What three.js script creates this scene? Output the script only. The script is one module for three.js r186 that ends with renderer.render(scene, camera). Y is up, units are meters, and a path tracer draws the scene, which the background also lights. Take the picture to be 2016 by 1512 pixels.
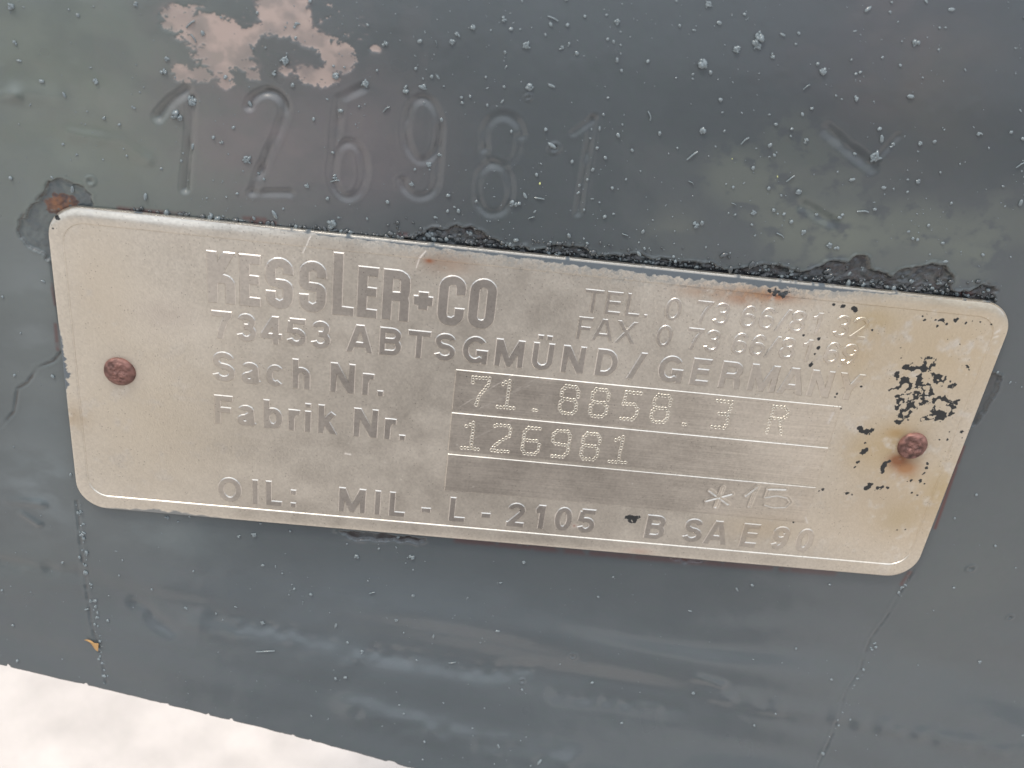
import * as THREE from 'three';
import { mergeGeometries, mergeVertices } from 'three/addons/utils/BufferGeometryUtils.js';

// ---------------------------------------------------------------- camera, sky, sun, exposure
const Y0 = 0.7;                                   // height of the plate's centre above the ground
const MM = 0.001;
const scene = new THREE.Scene();
const camera = new THREE.PerspectiveCamera(41.8, 4 / 3, 0.01, 400);
const CAM = new THREE.Vector3(-12.995, 83.097, 144.751);           // mm from the plate's centre
const CX = new THREE.Vector3(0.9935, 0.1139, 0.0092), CY = new THREE.Vector3(-0.0956, 0.8727, -0.4789), CZ = new THREE.Vector3(-0.0626, 0.4748, 0.8778);
camera.position.set(CAM.x * MM, Y0 + CAM.y * MM, CAM.z * MM);
// rows above are the plate's axes seen by the camera; the camera's own axes are the columns
const camR = new THREE.Vector3(CX.x, CY.x, CZ.x), camU = new THREE.Vector3(CX.y, CY.y, CZ.y), camB = new THREE.Vector3(CX.z, CY.z, CZ.z);
{
  const r = new THREE.Vector3(0.9935, -0.0, 0), m = new THREE.Matrix4();
  r.set(CX.x, CX.y, CX.z); const u = new THREE.Vector3(CY.x, CY.y, CY.z), b = new THREE.Vector3(CZ.x, CZ.y, CZ.z);
  m.makeBasis(r, u, b); camera.quaternion.setFromRotationMatrix(m);
}
camera.focus = 0.166; camera.userData.fStop = 26;
camera.updateMatrixWorld(true);

const SKY = 1.1, SUN = 1.5, EXPOSURE = 1.45;
{
  const w = 256, h = 128, d = new Float32Array(w * h * 4);
  for (let y = 0; y < h; y++) {
    const el = ((y + 0.5) / h - 0.5) * Math.PI, s = Math.max(0, Math.sin(el));
    const L = SKY * (0.55 + 0.75 * s);
    for (let x = 0; x < w; x++) {
      const k = (y * w + x) * 4;
      d[k] = L * 0.92; d[k + 1] = L * 0.98; d[k + 2] = L * 1.08; d[k + 3] = 1;
    }
  }
  const t = new THREE.DataTexture(d, w, h, THREE.RGBAFormat, THREE.FloatType);
  t.mapping = THREE.EquirectangularReflectionMapping; t.magFilter = THREE.LinearFilter; t.needsUpdate = true;
  scene.background = t; scene.environment = t;
}
const sun = new THREE.DirectionalLight(0xfff2e2, SUN);
sun.position.set(-0.6, Y0 + 1.5, 0.5); sun.target.position.set(0, Y0, 0);
sun.castShadow = true; sun.shadow.radius = 20; sun.shadow.mapSize.set(2048, 2048);
Object.assign(sun.shadow.camera, { left: -0.4, right: 0.4, top: 0.4, bottom: -0.4, near: 0.1, far: 4 });
scene.add(sun, sun.target);

// ---------------------------------------------------------------- helpers
let seed = 12345;
const rnd = () => { seed = (seed + 0x6D2B79F5) | 0; let t = Math.imul(seed ^ (seed >>> 15), 1 | seed); t = (t + Math.imul(t ^ (t >>> 7), 61 | t)) ^ t; return ((t ^ (t >>> 14)) >>> 0) / 4294967296; };
const rr = (a, b) => a + (b - a) * rnd();
const clamp = (x, a = 0, b = 1) => (x < a ? a : x > b ? b : x);
const smooth = (a, b, x) => { const t = clamp((x - a) / (b - a)); return t * t * (3 - 2 * t); };
const lerp = (a, b, t) => a + (b - a) * t;
function hash(x, y, s) { let h = Math.imul(x, 374761393) ^ Math.imul(y, 668265263) ^ Math.imul(s, 1274126177); h = Math.imul(h ^ (h >>> 13), 1274126177); return ((h ^ (h >>> 16)) >>> 0) / 4294967296; }
function vnoise(x, y, s = 0) {
  const i = Math.floor(x), j = Math.floor(y); let a = x - i, b = y - j; a = a * a * (3 - 2 * a); b = b * b * (3 - 2 * b);
  const p = hash(i, j, s), q = hash(i + 1, j, s), r = hash(i, j + 1, s), t = hash(i + 1, j + 1, s);
  return (p + (q - p) * a) * (1 - b) + (r + (t - r) * a) * b;               // 0..1
}
function fbm(x, y, s, n = 4) { let v = 0, a = 0.5, t = 0; for (let k = 0; k < n; k++) { v += a * vnoise(x, y, s + k * 17); t += a; x *= 2.03; y *= 2.03; a *= 0.5; } return v / t; }
function worley(x, y, s) {
  const i = Math.floor(x), j = Math.floor(y); let d1 = 9, d2 = 9;
  for (let a = -1; a < 2; a++) for (let b = -1; b < 2; b++) {
    const dx = i + a + hash(i + a, j + b, s) - x, dy = j + b + hash(i + a, j + b, s + 7) - y, d = dx * dx + dy * dy;
    if (d < d1) { d2 = d1; d1 = d; } else if (d < d2) d2 = d;
  }
  return [Math.sqrt(d1), Math.sqrt(d2)];
}
function segDist(x, y, a, b) { const dx = b[0] - a[0], dy = b[1] - a[1], l = dx * dx + dy * dy; const t = l ? clamp(((x - a[0]) * dx + (y - a[1]) * dy) / l) : 0; return Math.hypot(x - a[0] - t * dx, y - a[1] - t * dy); }
function inPoly(x, y, p) { let c = false; for (let i = 0, j = p.length - 1; i < p.length; j = i++) if ((p[i][1] > y) !== (p[j][1] > y) && x < ((p[j][0] - p[i][0]) * (y - p[i][1])) / (p[j][1] - p[i][1]) + p[i][0]) c = !c; return c; }
function tag(o, label, category, group, kind) { o.userData.label = label; if (category) o.userData.category = category; if (group) o.userData.group = group; if (kind) o.userData.kind = kind; return o; }
const names = {};
function numbered(n) { const k = names[n] ?? 0; names[n] = k + 1; return k ? `${n}_${String(k).padStart(3, '0')}` : n; }
function part(name, geo, mat, parent, label) { const m = new THREE.Mesh(geo, mat); m.name = numbered(name); m.castShadow = m.receiveShadow = true; if (label) m.userData.label = label; parent.add(m); return m; }
function dataTex(arr, w, h, srgb) { const t = new THREE.DataTexture(arr, w, h, THREE.RGBAFormat); t.magFilter = THREE.LinearFilter; t.minFilter = THREE.LinearMipmapLinearFilter; t.generateMipmaps = true; if (srgb) t.colorSpace = THREE.SRGBColorSpace; t.needsUpdate = true; return t; }
const toS = (c) => Math.round(255 * clamp(c <= 0.0031308 ? 12.92 * c : 1.055 * Math.pow(c, 1 / 2.4) - 0.055));
const SL = new Uint8Array(4097); for (let i = 0; i < 4097; i++) SL[i] = toS(i / 4096);
const s8 = (c) => SL[Math.round(clamp(c) * 4096)];

// ---------------------------------------------------------------- the housing's surface: flat behind the plate, turning away above and below (mm)
const Z0 = -1.05, WA = -36, RB = -150, WB = 44, RT = 170;
function surf(w) {                                                  // -> [v, z, normal v, normal z]
  if (w < WA) { const th = (WA - w) / RB; return [WA - RB * Math.sin(th), Z0 - RB * (1 - Math.cos(th)), -Math.sin(th), Math.cos(th)]; }
  if (w > WB) { const th = (w - WB) / RT; return [WB + RT * Math.sin(th), Z0 - RT * (1 - Math.cos(th)), Math.sin(th), Math.cos(th)]; }
  return [w, Z0, 0, 1];
}
// places read off in survey points (2016 x 1512) are carried to the real surface once, here
const FPX = 756 / Math.tan((41.8 / 2) * Math.PI / 180);
function rayOf(x, y) { const a = (x - 1008) / FPX, b = -(y - 756) / FPX; return [CX.x * a + CY.x * b - CZ.x, CX.y * a + CY.y * b - CZ.y, CX.z * a + CY.z * b - CZ.z]; }
function onPlate(x, y) { const d = rayOf(x, y), t = -CAM.z / d[2]; return [CAM.x + t * d[0], CAM.y + t * d[1]]; }
function onPaint(x, y) {
  const d = rayOf(x, y); let lo = -150, hi = 110;                   // bisect the arc length w against the ray
  const f = (w) => { const s = surf(w); const t = (s[1] - CAM.z) / d[2]; return CAM.y + t * d[1] - s[0]; };
  for (let k = 0; k < 40; k++) { const m = (lo + hi) / 2; if (f(m) > 0) lo = m; else hi = m; }
  const s = surf(lo), t = (s[1] - CAM.z) / d[2]; return [CAM.x + t * d[0], lo];
}
const P = (list) => { const o = []; for (let i = 0; i < list.length; i += 2) o.push(onPaint(list[i], list[i + 1])); return o; };
const Q = (list) => { const o = []; for (let i = 0; i < list.length; i += 2) o.push(onPlate(list[i], list[i + 1])); return o; };

// ---------------------------------------------------------------- relief and colour of the painted casting
const HU0 = -118, HW0 = -118, HRES = 0.13, HNX = 1860, HNY = 1530;                // -118..123.8, -118..80.9 mm
const H = new Float32Array(HNX * HNY), FINE = new Float32Array(HNX * HNY);
const CR = new Float32Array(HNX * HNY), CG = new Float32Array(HNX * HNY), CB = new Float32Array(HNX * HNY), RO = new Float32Array(HNX * HNY);
const uOf = (i) => HU0 + i * HRES, wOf = (j) => HW0 + j * HRES;
function region(u0, u1, w0, w1, fn) {
  const i0 = Math.max(0, Math.floor((u0 - HU0) / HRES)), i1 = Math.min(HNX - 1, Math.ceil((u1 - HU0) / HRES));
  const j0 = Math.max(0, Math.floor((w0 - HW0) / HRES)), j1 = Math.min(HNY - 1, Math.ceil((w1 - HW0) / HRES));
  for (let j = j0; j <= j1; j++) for (let i = i0; i <= i1; i++) fn(j * HNX + i, uOf(i), wOf(j));
}
function alongPath(p, reach, fn) {                                   // fn(index, distance, u, w) near a polyline
  const us = p.map((q) => q[0]), ws = p.map((q) => q[1]);
  region(Math.min(...us) - reach, Math.max(...us) + reach, Math.min(...ws) - reach, Math.max(...ws) + reach, (k, u, w) => {
    let d = 1e9; for (let i = 0; i + 1 < p.length; i++) d = Math.min(d, segDist(u, w, p[i], p[i + 1]));
    if (d < reach) fn(k, d, u, w);
  });
}
const BASE = [0.063, 0.075, 0.080];
region(HU0, 200, HW0, 200, (k, u, w) => {
  const n1 = fbm(u * 0.16, w * 0.16, 3, 2) - 0.5, n2 = fbm(u * 0.55, w * 0.6, 9, 2) - 0.5;
  // brush sags: long waves, strongest on the lower, turning part and at the left
  const low = smooth(-32, -50, w) + 0.55 * smooth(-58, -80, u), lay = w + 0.18 * u + 9 * (vnoise(u * 0.03, w * 0.05, 77) - 0.5);
  const sag = fbm(u * 0.017 + 5, lay * 0.085, 21, 2) - 0.5;
  H[k] = 0.10 * n1 + 0.02 * n2 + 1.9 * low * sag;
  const t = 1 + 0.10 * (fbm(u * 0.05, w * 0.09, 31, 3) - 0.5) + 0.06 * (fbm(u * 0.9, w * 0.9, 41, 3) - 0.5);
  CR[k] = BASE[0] * t; CG[k] = BASE[1] * t; CB[k] = BASE[2] * t; RO[k] = 0.33 + 0.16 * (fbm(u * 0.12, w * 0.12, 51, 3) - 0.5);
  FINE[k] = 0.012 * (fbm(u * 0.9, w * 1.1, 61, 3) - 0.5) + 0.003 * (fbm(u * 0.25, lay * 1.2, 63, 2) - 0.5) + 0.0016 * (vnoise(u * 5, w * 5, 65) - 0.5);
});
function tint(k, c, a) { CR[k] = lerp(CR[k], c[0], a); CG[k] = lerp(CG[k], c[1], a); CB[k] = lerp(CB[k], c[2], a); }
function tonePatch(px, py, rx, ry, c, amt, patchy = 0.5, sd = 0) {          // a soft patch of another tone, fading at its rim; several hold painted light
  const o = onPaint(px, py), a = rx / 12.6, b = ry / 11;
  region(o[0] - 2 * a, o[0] + 2 * a, o[1] - 2 * b, o[1] + 2 * b, (k, u, w) => {
    const d = ((u - o[0]) / a) ** 2 + ((w - o[1]) / b) ** 2, n = fbm(u * 0.14, w * 0.2, 100 + sd, 4);
    tint(k, c, amt * Math.exp(-d * 1.2) * (1 - patchy + patchy * smooth(0.35, 0.65, n)));
  });
}
tonePatch(100, 300, 420, 700, [0.10, 0.118, 0.112], 0.8, 0.2, 12);  // brighter left side: light from the left painted into the colour
tonePatch(130, 170, 330, 260, [0.15, 0.172, 0.15], 0.85, 0.4, 1);
tonePatch(250, 320, 200, 120, [0.118, 0.14, 0.12], 0.6, 0.5, 2);
tonePatch(90, 620, 110, 200, [0.14, 0.16, 0.165], 0.7, 0.6, 3);
tonePatch(80, 960, 110, 130, [0.15, 0.18, 0.19], 0.7, 0.7, 4);
tonePatch(60, 1110, 90, 60, [0.095, 0.115, 0.105], 0.5, 0.4, 5);
tonePatch(560, 240, 260, 150, [0.135, 0.122, 0.124], 0.85, 0.5, 6);
tonePatch(700, 330, 150, 110, [0.112, 0.105, 0.112], 0.6, 0.5, 7);
tonePatch(480, 330, 130, 80, [0.13, 0.115, 0.118], 0.5, 0.7, 8);
tonePatch(1850, 60, 420, 300, [0.042, 0.051, 0.058], 0.85, 0.1, 11);  // darker upper right: a dim reflection painted into the colour
tonePatch(1760, 100, 190, 120, [0.085, 0.078, 0.080], 0.8, 0.5, 9);
tonePatch(1860, 200, 140, 120, [0.075, 0.078, 0.072], 0.6, 0.5, 10);
tonePatch(1000, 1300, 1400, 330, [0.088, 0.102, 0.109], 0.75, 0.2, 17);  // paler bluish lower part: sky reflection painted into the colour
tonePatch(320, 1060, 160, 70, [0.12, 0.145, 0.15], 0.6, 0.5, 13);
tonePatch(700, 1200, 420, 130, [0.10, 0.12, 0.132], 0.6, 0.35, 14);
tonePatch(1900, 1150, 160, 260, [0.080, 0.094, 0.092], 0.6, 0.3, 15);
tonePatch(1330, 470, 60, 50, [0.12, 0.13, 0.11], 0.5, 0.8, 16);
// faint yellowish-green tint in drawn-out patches at the upper right
{
  const bands = [[P([1440, 345, 1500, 390, 1560, 440, 1640, 470]), 4.2, 0.6], [P([1560, 300, 1600, 345, 1650, 390]), 5.5, 0.38], [P([1680, 455, 1800, 440, 1890, 465, 1930, 480]), 3.6, 0.6], [P([1560, 480, 1700, 490, 1900, 520]), 4.5, 0.45], [P([1960, 420, 2010, 450]), 3, 0.4], [P([40, 140, 110, 130, 180, 170]), 3, 0.4], [P([130, 260, 200, 265, 260, 310]), 2.6, 0.55], [P([0, 265, 40, 262, 90, 258]), 2, 0.4]];
  for (const [p, r, a] of bands) alongPath(p, r * 1.8, (k, d, u, w) => {
    const n = fbm(u * 0.5, w * 0.6, 131, 4), m = smooth(r * 1.6, r * 0.3, d) * smooth(0.36, 0.6, n + 0.25 * smooth(r, 0, d));
    tint(k, [0.118, 0.134, 0.113], 0.8 * a * m);
  });
}
// pinkish patches in the grey coat, slightly sunk, with ragged edges
{
  const blobs = [395, 150, 16, 445, 165, 14, 500, 150, 12, 560, 140, 12, 345, 38, 26, 385, 55, 38, 430, 62, 42, 478, 72, 46, 470, 105, 36, 520, 50, 34, 565, 62, 34, 610, 80, 40, 650, 95, 34, 672, 115, 24, 640, 120, 26, 560, 10, 46, 530, 14, 26, 600, 145, 22, 640, 150, 24, 670, 128, 16, 590, 32, 20, 360, 145, 20, 738, 98, 9, 425, 110, 40];
  const holes = [535, 84, 40, 580, 96, 34, 620, 112, 24, 520, 98, 26, 470, 25, 40, 500, 40, 26, 640, 40, 40, 690, 60, 30, 625, 120, 16];
  const G = []; for (let i = 0; i < blobs.length; i += 3) G.push([...onPaint(blobs[i], blobs[i + 1]), blobs[i + 2] / 12.6, 1]);
  for (let i = 0; i < holes.length; i += 3) G.push([...onPaint(holes[i], holes[i + 1]), holes[i + 2] / 12.6, -0.75]);
  const c = onPaint(500, 100);
  region(c[0] - 22, c[0] + 24, c[1] - 18, c[1] + 16, (k, u, w) => {
    let m = 0; for (const g of G) m += g[3] * Math.exp(-((u - g[0]) ** 2 + ((w - g[1]) * 1.25) ** 2) / (g[2] * g[2] * 0.75));
    m += (2.0 * (fbm(u * 0.7, w * 1.2, 141, 5) - 0.5) + 2.2 * (fbm(u * 2.0, w * 2.8, 143, 4) - 0.5) + 0.1) * smooth(0.02, 0.45, Math.abs(m));
    const a = smooth(0.40, 0.46, m) * (0.75 + 0.25 * smooth(0.3, 0.6, fbm(u * 0.2, w * 0.25, 151, 3)));
    tint(k, [0.36, 0.285, 0.25], a * (0.55 + 0.4 * smooth(0.35, 0.6, fbm(u * 0.35, w * 0.45, 153, 4)))); H[k] -= 0.08 * a; RO[k] = lerp(RO[k], 0.5, a);
    const halo = smooth(-0.1, 0.5, m) * (1 - a); tint(k, [0.20, 0.17, 0.165], 0.7 * halo * smooth(0.4, 0.6, fbm(u * 0.3, w * 0.35, 161, 4)));
  });
}
// number struck into the casting, softened by the paint over it
{
  const arc = (cx, cy, rx, ry, a0, a1, n = 14) => { const o = []; for (let i = 0; i <= n; i++) { const t = (a0 + ((a1 - a0) * i) / n) * Math.PI / 180; o.push(cx + rx * Math.cos(t), cy - ry * Math.sin(t)); } return o; };
  const strokes = [
    [P([368, 178, 340, 196, 312, 230]), 1.0, 0.32], [P([378, 195, 372, 290, 364, 372]), 0.85, 0.4],
    [P([...arc(526, 215, 36, 34, 170, -20), 545, 265, 520, 320, 497, 378]), 0.85, 0.38], [P([497, 380, 570, 380]), 0.8, 0.26],
    [P([715, 172, 668, 195, 658, 290, ...arc(686, 335, 32, 54, 160, -200, 24)]), 0.85, 0.30],
    [P(arc(832, 255, 34, 62, 0, 360, 28)), 0.8, 0.3], [P([866, 255, 862, 320, ...arc(826, 350, 34, 38, 10, -170, 14)]), 0.85, 0.26],
    [P(arc(990, 275, 38, 48, 10, 200, 16)), 0.9, 0.24], [P(arc(985, 280, 36, 46, 200, 370, 16)), 0.9, 0.10], [P(arc(972, 372, 34, 50, 0, 360, 26)), 0.9, 0.2],
    [P([1168, 232, 1155, 310, 1138, 420]), 0.7, 0.36], [P([1166, 236, 1130, 262]), 0.7, 0.18],
    [P([1628, 255, 1660, 282, 1718, 330]), 1.2, 0.22], [P([1718, 322, 1745, 292, 1766, 268]), 0.7, 0.12], [P([1580, 405, 1640, 440]), 1.2, 0.22],
    [P([420, 1225, 560, 1245, 640, 1262]), 2.6, 0.2], [P([740, 1290, 860, 1310, 960, 1330, 1040, 1318]), 2.6, 0.26], [P([1100, 1370, 1200, 1382, 1330, 1400]), 2.6, 0.22],
    [P([0, 1110, 80, 1120, 150, 1130]), 2.4, 0.22], [P([270, 1190, 300, 1220, 330, 1240]), 2.2, 0.2],
  ];
  for (const [p, r, dep] of strokes) alongPath(p, r * 2.2, (k, d, u, w) => { H[k] -= (0.95 + 0.35 * smooth(-30, -52, u)) * dep * (0.35 + 1.3 * vnoise(u * 0.5, w * 0.5, 181)) * Math.exp(-((d / (0.66 * r)) ** 2)) - 0.09 * dep * Math.exp(-(((d - 1.15 * r) / (0.35 * r)) ** 2)); });
  // ridges that catch the light on the lower part
  for (const [p, r, h] of [[P([700, 1395, 860, 1440, 1000, 1475, 1120, 1500]), 3, 0.5], [P([1400, 1370, 1600, 1400, 1800, 1440, 2016, 1480]), 2.4, 0.4], [P([380, 1230, 560, 1260, 700, 1300]), 2.5, 0.35], [P([30, 180, 110, 190]), 1.6, 0.2], [P([140, 262, 240, 280, 290, 315]), 1.0, 0.16], [P([0, 192, 30, 186]), 0.9, 0.3], [P([1370, 1330, 1420, 1345]), 0.9, 0.25], [P([20, 985, 80, 990]), 1.0, 0.3], [P([45, 1010, 75, 1030]), 0.7, 0.25]]) alongPath(p, r * 2.2, (k, d, u, w) => { H[k] += h * Math.exp(-((d / r) ** 2)) * (0.6 + 0.8 * vnoise(u * 0.4, w * 0.4, 171)); });
  // burst bubbles left as little rings
  for (const [x, y, r] of [[1091, 292, 9], [178, 356, 8], [1127, 1290, 9], [1911, 1119, 9], [1988, 1215, 7], [1040, 192, 5], [1028, 1345, 6]]) {
    const o = onPaint(x, y), R = r / 12.6;
    region(o[0] - 2 * R, o[0] + 2 * R, o[1] - 2 * R, o[1] + 2 * R, (k, u, w) => { const d = Math.hypot(u - o[0], (w - o[1])); H[k] += 0.16 * Math.exp(-(((d - R) / (0.3 * R)) ** 2)) - 0.12 * Math.exp(-((d / (0.65 * R)) ** 4)); });
  }
}
// torn paint: the coat ends at a ragged lip, inside lies rough primer, dirt and rust
function torn(poly, depth, rough, dark, opts = {}) {
  const us = poly.map((q) => q[0]), ws = poly.map((q) => q[1]), { lip = 0.12, only = 0, rust = 0 } = opts;
  region(Math.min(...us) - 2, Math.max(...us) + 2, Math.min(...ws) - 2, Math.max(...ws) + 2, (k, u, w) => {
    const ju = u + 0.9 * (fbm(u * 0.9, w * 0.9, 201, 3) - 0.5), jw = w + 0.9 * (fbm(u * 0.9, w * 0.9, 211, 3) - 0.5);
    const ins = inPoly(ju, jw, poly); let d = 1e9;
    for (let i = 0; i < poly.length; i++) { if (only && i >= only) break; d = Math.min(d, segDist(ju, jw, poly[i], poly[(i + 1) % poly.length])); }
    if (ins) {
      const n = fbm(u * 2.1, w * 2.6, 221, 4) - 0.5, f = fbm(u * 0.5, w * 0.5, 231, 2);
      H[k] = H[k] - depth * smooth(0, 0.25, d) + rough * 2 * n;
      tint(k, dark, 0.9 * smooth(0.05, 0.3, d) * (0.45 + 0.55 * smooth(0.3, 0.55, f + 0.4 * n)));
      if (rust) tint(k, [0.16, 0.055, 0.025], rust * smooth(0.5, 0.62, fbm(u * 0.8, w * 0.8, 241, 3)));
      RO[k] = lerp(RO[k], 0.42, 0.8); FINE[k] += 0.05 * rough * (vnoise(u * 6, w * 6, 251) - 0.5);
      if (d < 0.22) tint(k, [0.03, 0.022, 0.02], 0.7 * (1 - d / 0.22));
    } else if (d < 0.9) H[k] += lip * Math.exp(-((d / 0.35) ** 2)) * (0.4 + 1.2 * vnoise(u * 1.3, w * 1.3, 261));
  });
}
torn(P([780, 474, 800, 468, 819, 464, 839, 452, 861, 450, 871, 453, 899, 446, 938, 450, 956, 460, 962, 468, 982, 479, 1024, 487, 1034, 483, 1044, 493, 1066, 491, 1079, 486, 1117, 482, 1141, 488, 1181, 502, 1222, 503, 1257, 497, 1271, 507, 1300, 509, 1340, 516, 1400, 519, 1416, 524, 1425, 534, 1443, 533, 1499, 520, 1535, 524, 1565, 536, 1600, 529, 1636, 516, 1669, 517, 1684, 505, 1709, 507, 1714, 533, 1755, 544, 1773, 532, 1833, 519, 1857, 522, 1877, 542, 1874, 572, 1904, 577, 1934, 559, 1955, 566, 1956, 600, 1800, 596, 1500, 566, 1200, 534, 1000, 512, 780, 486]), 0.55, 0.42, [0.03, 0.032, 0.035], { only: 51, lip: 0.18, rust: 0.06 });
torn(P([122, 420, 182, 430, 182, 384, 163, 365, 131, 353, 115, 351, 96, 357, 83, 383, 74, 392, 56, 410, 49, 427, 37, 435, 36, 457, 47, 476, 63, 492, 83, 500, 96, 513, 112, 499, 106, 440]), 0.34, 0.11, [0.07, 0.085, 0.09], { lip: 0.1 });
torn(P([1945, 733, 1955, 733, 1969, 742, 1967, 766, 1949, 795, 1922, 834, 1905, 842, 1925, 790]), 0.4, 0.1, [0.055, 0.06, 0.062], { lip: 0.14 });
torn(P([660, 1046, 690, 1062, 740, 1066, 800, 1066, 825, 1072, 840, 1062, 760, 1050]), 0.45, 0.12, [0.02, 0.015, 0.015], { lip: 0.1 });
torn(P([1318, 1098, 1345, 1110, 1385, 1108, 1390, 1098]), 0.4, 0.1, [0.03, 0.016, 0.014], { lip: 0.05 });
{ // rust at the upper left corner, red primer showing along the plate's edges
  const o = onPaint(116, 402);
  region(o[0] - 4, o[0] + 4.5, o[1] - 3, o[1] + 3, (k, u, w) => { const d = ((u - o[0]) / 2.3) ** 2 + ((w - o[1] - 0.15 * (u - o[0])) / 1.5) ** 2, n = fbm(u * 1.4, w * 1.4, 301, 4); const a = smooth(1.25, 0.75, d + 3.2 * (n - 0.5)); tint(k, [0.13 + 0.3 * (n - 0.5), 0.058 + 0.1 * (n - 0.5), 0.032], 0.92 * a); H[k] += a * 0.3 * (n - 0.5); RO[k] = lerp(RO[k], 0.8, a); });
  for (const [p, r, a] of [[P([1896, 880, 1873, 945, 1840, 1040]), 0.34, 1.0], [P([1790, 1128, 1775, 1150]), 0.5, 0.8], [P([900, 1064, 1180, 1091, 1460, 1114, 1640, 1128]), 0.8, 0.55], [P([108, 640, 112, 690]), 0.35, 0.7], [P([100, 560, 108, 600]), 0.3, 0.6], [P([235, 412, 262, 416, 360, 424]), 0.5, 0.7], [P([495, 437, 540, 440]), 0.4, 0.7], [P([480, 430, 520, 432]), 0.35, 0.6], [P([785, 462, 800, 462]), 0.4, 0.5], [P([1890, 582, 1910, 580]), 0.5, 0.6]])
    alongPath(p, r * 2, (k, d, u, w) => { tint(k, [0.085, 0.028, 0.026], a * smooth(r * 1.6, 0, d) * smooth(0.12, 0.5, fbm(u * 0.6, w * 0.6, 311, 3))); });
  // dark open gap along the plate's left edge
  alongPath(P([104, 510, 118, 600, 130, 680]), 0.7, (k, d) => { tint(k, [0.015, 0.015, 0.017], 0.9 * smooth(0.7, 0.1, d)); H[k] -= 0.3 * smooth(0.7, 0.1, d); });
}
// cracks and seams in the coat
for (const [list, r, dep, brown] of [
  [[122, 692, 104, 712, 73, 724, 55, 753, 35, 765, 28, 810, 0, 842, -30, 860], 0.2, 0.14, 0.6],
  [[152, 985, 157, 1051, 164, 1124, 173, 1186, 179, 1223, 190, 1263, 199, 1288, 208, 1347], 0.18, 0.12, 0.3],
  [[1798, 1121, 1784, 1146, 1764, 1179, 1747, 1212, 1714, 1259, 1692, 1318, 1663, 1358, 1638, 1445, 1619, 1493, 1605, 1530], 0.16, 0.08, 0.2],
  [[96, 357, 83, 383, 60, 405, 40, 432], 0.2, 0.15, 0.8], [[1943, 557, 1962, 573], 0.2, 0.2, 0.6]]) {
  alongPath(P(list), 1.2, (k, d, u, w) => {
    const j = d + 0.35 * (fbm(u * 1.2, w * 1.2, 401, 3) - 0.5), m = smooth(0.42, 0.62, fbm(u * 0.5, w * 0.5, 411, 2) + 0.1);
    H[k] -= dep * m * Math.exp(-((j / r) ** 2)); H[k] += 0.05 * Math.exp(-(((j - 0.5) / 0.25) ** 2)) * vnoise(u * 1.4, w * 1.4, 421);
    tint(k, [0.035, 0.026, 0.022], brown * m * smooth(r * 1.2, 0.02, Math.abs(j)));
  });
}
// the paint is a little thicker round the plate
const paintTex = {};
{
  const c = new Uint8Array(HNX * HNY * 4), b = new Uint8Array(HNX * HNY * 4), r = new Uint8Array(HNX * HNY * 4);
  for (let k = 0; k < HNX * HNY; k++) {
    c[4 * k] = s8(CR[k]); c[4 * k + 1] = s8(CG[k]); c[4 * k + 2] = s8(CB[k]); c[4 * k + 3] = 255;
    const f = clamp(0.5 + FINE[k] / 0.06) * 255; b[4 * k] = b[4 * k + 1] = b[4 * k + 2] = f; b[4 * k + 3] = 255;
    r[4 * k] = 0; r[4 * k + 1] = clamp(RO[k]) * 255; r[4 * k + 2] = 0; r[4 * k + 3] = 255;
  }
  paintTex.color = dataTex(c, HNX, HNY, true); paintTex.bump = dataTex(b, HNX, HNY); paintTex.rough = dataTex(r, HNX, HNY);
}
const paintMat = new THREE.MeshPhysicalMaterial({ name: 'grey paint', map: paintTex.color, roughnessMap: paintTex.rough, roughness: 1, metalness: 0, bumpMap: paintTex.bump, bumpScale: 0.06 * MM, clearcoat: 0.45, clearcoatRoughness: 0.12 });
function hAt(u, w) {
  const x = clamp((u - HU0) / HRES, 0, HNX - 1.01), y = clamp((w - HW0) / HRES, 0, HNY - 1.01), i = Math.floor(x), j = Math.floor(y), a = x - i, b = y - j, k = j * HNX + i;
  return (H[k] * (1 - a) + H[k + 1] * a) * (1 - b) + (H[k + HNX] * (1 - a) + H[k + HNX + 1] * a) * b;
}
function pointOn(u, w, lift = 0) { const s = surf(w), h = hAt(u, w) + lift; return [u, s[0] + s[2] * h, s[1] + s[3] * h]; }

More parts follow.
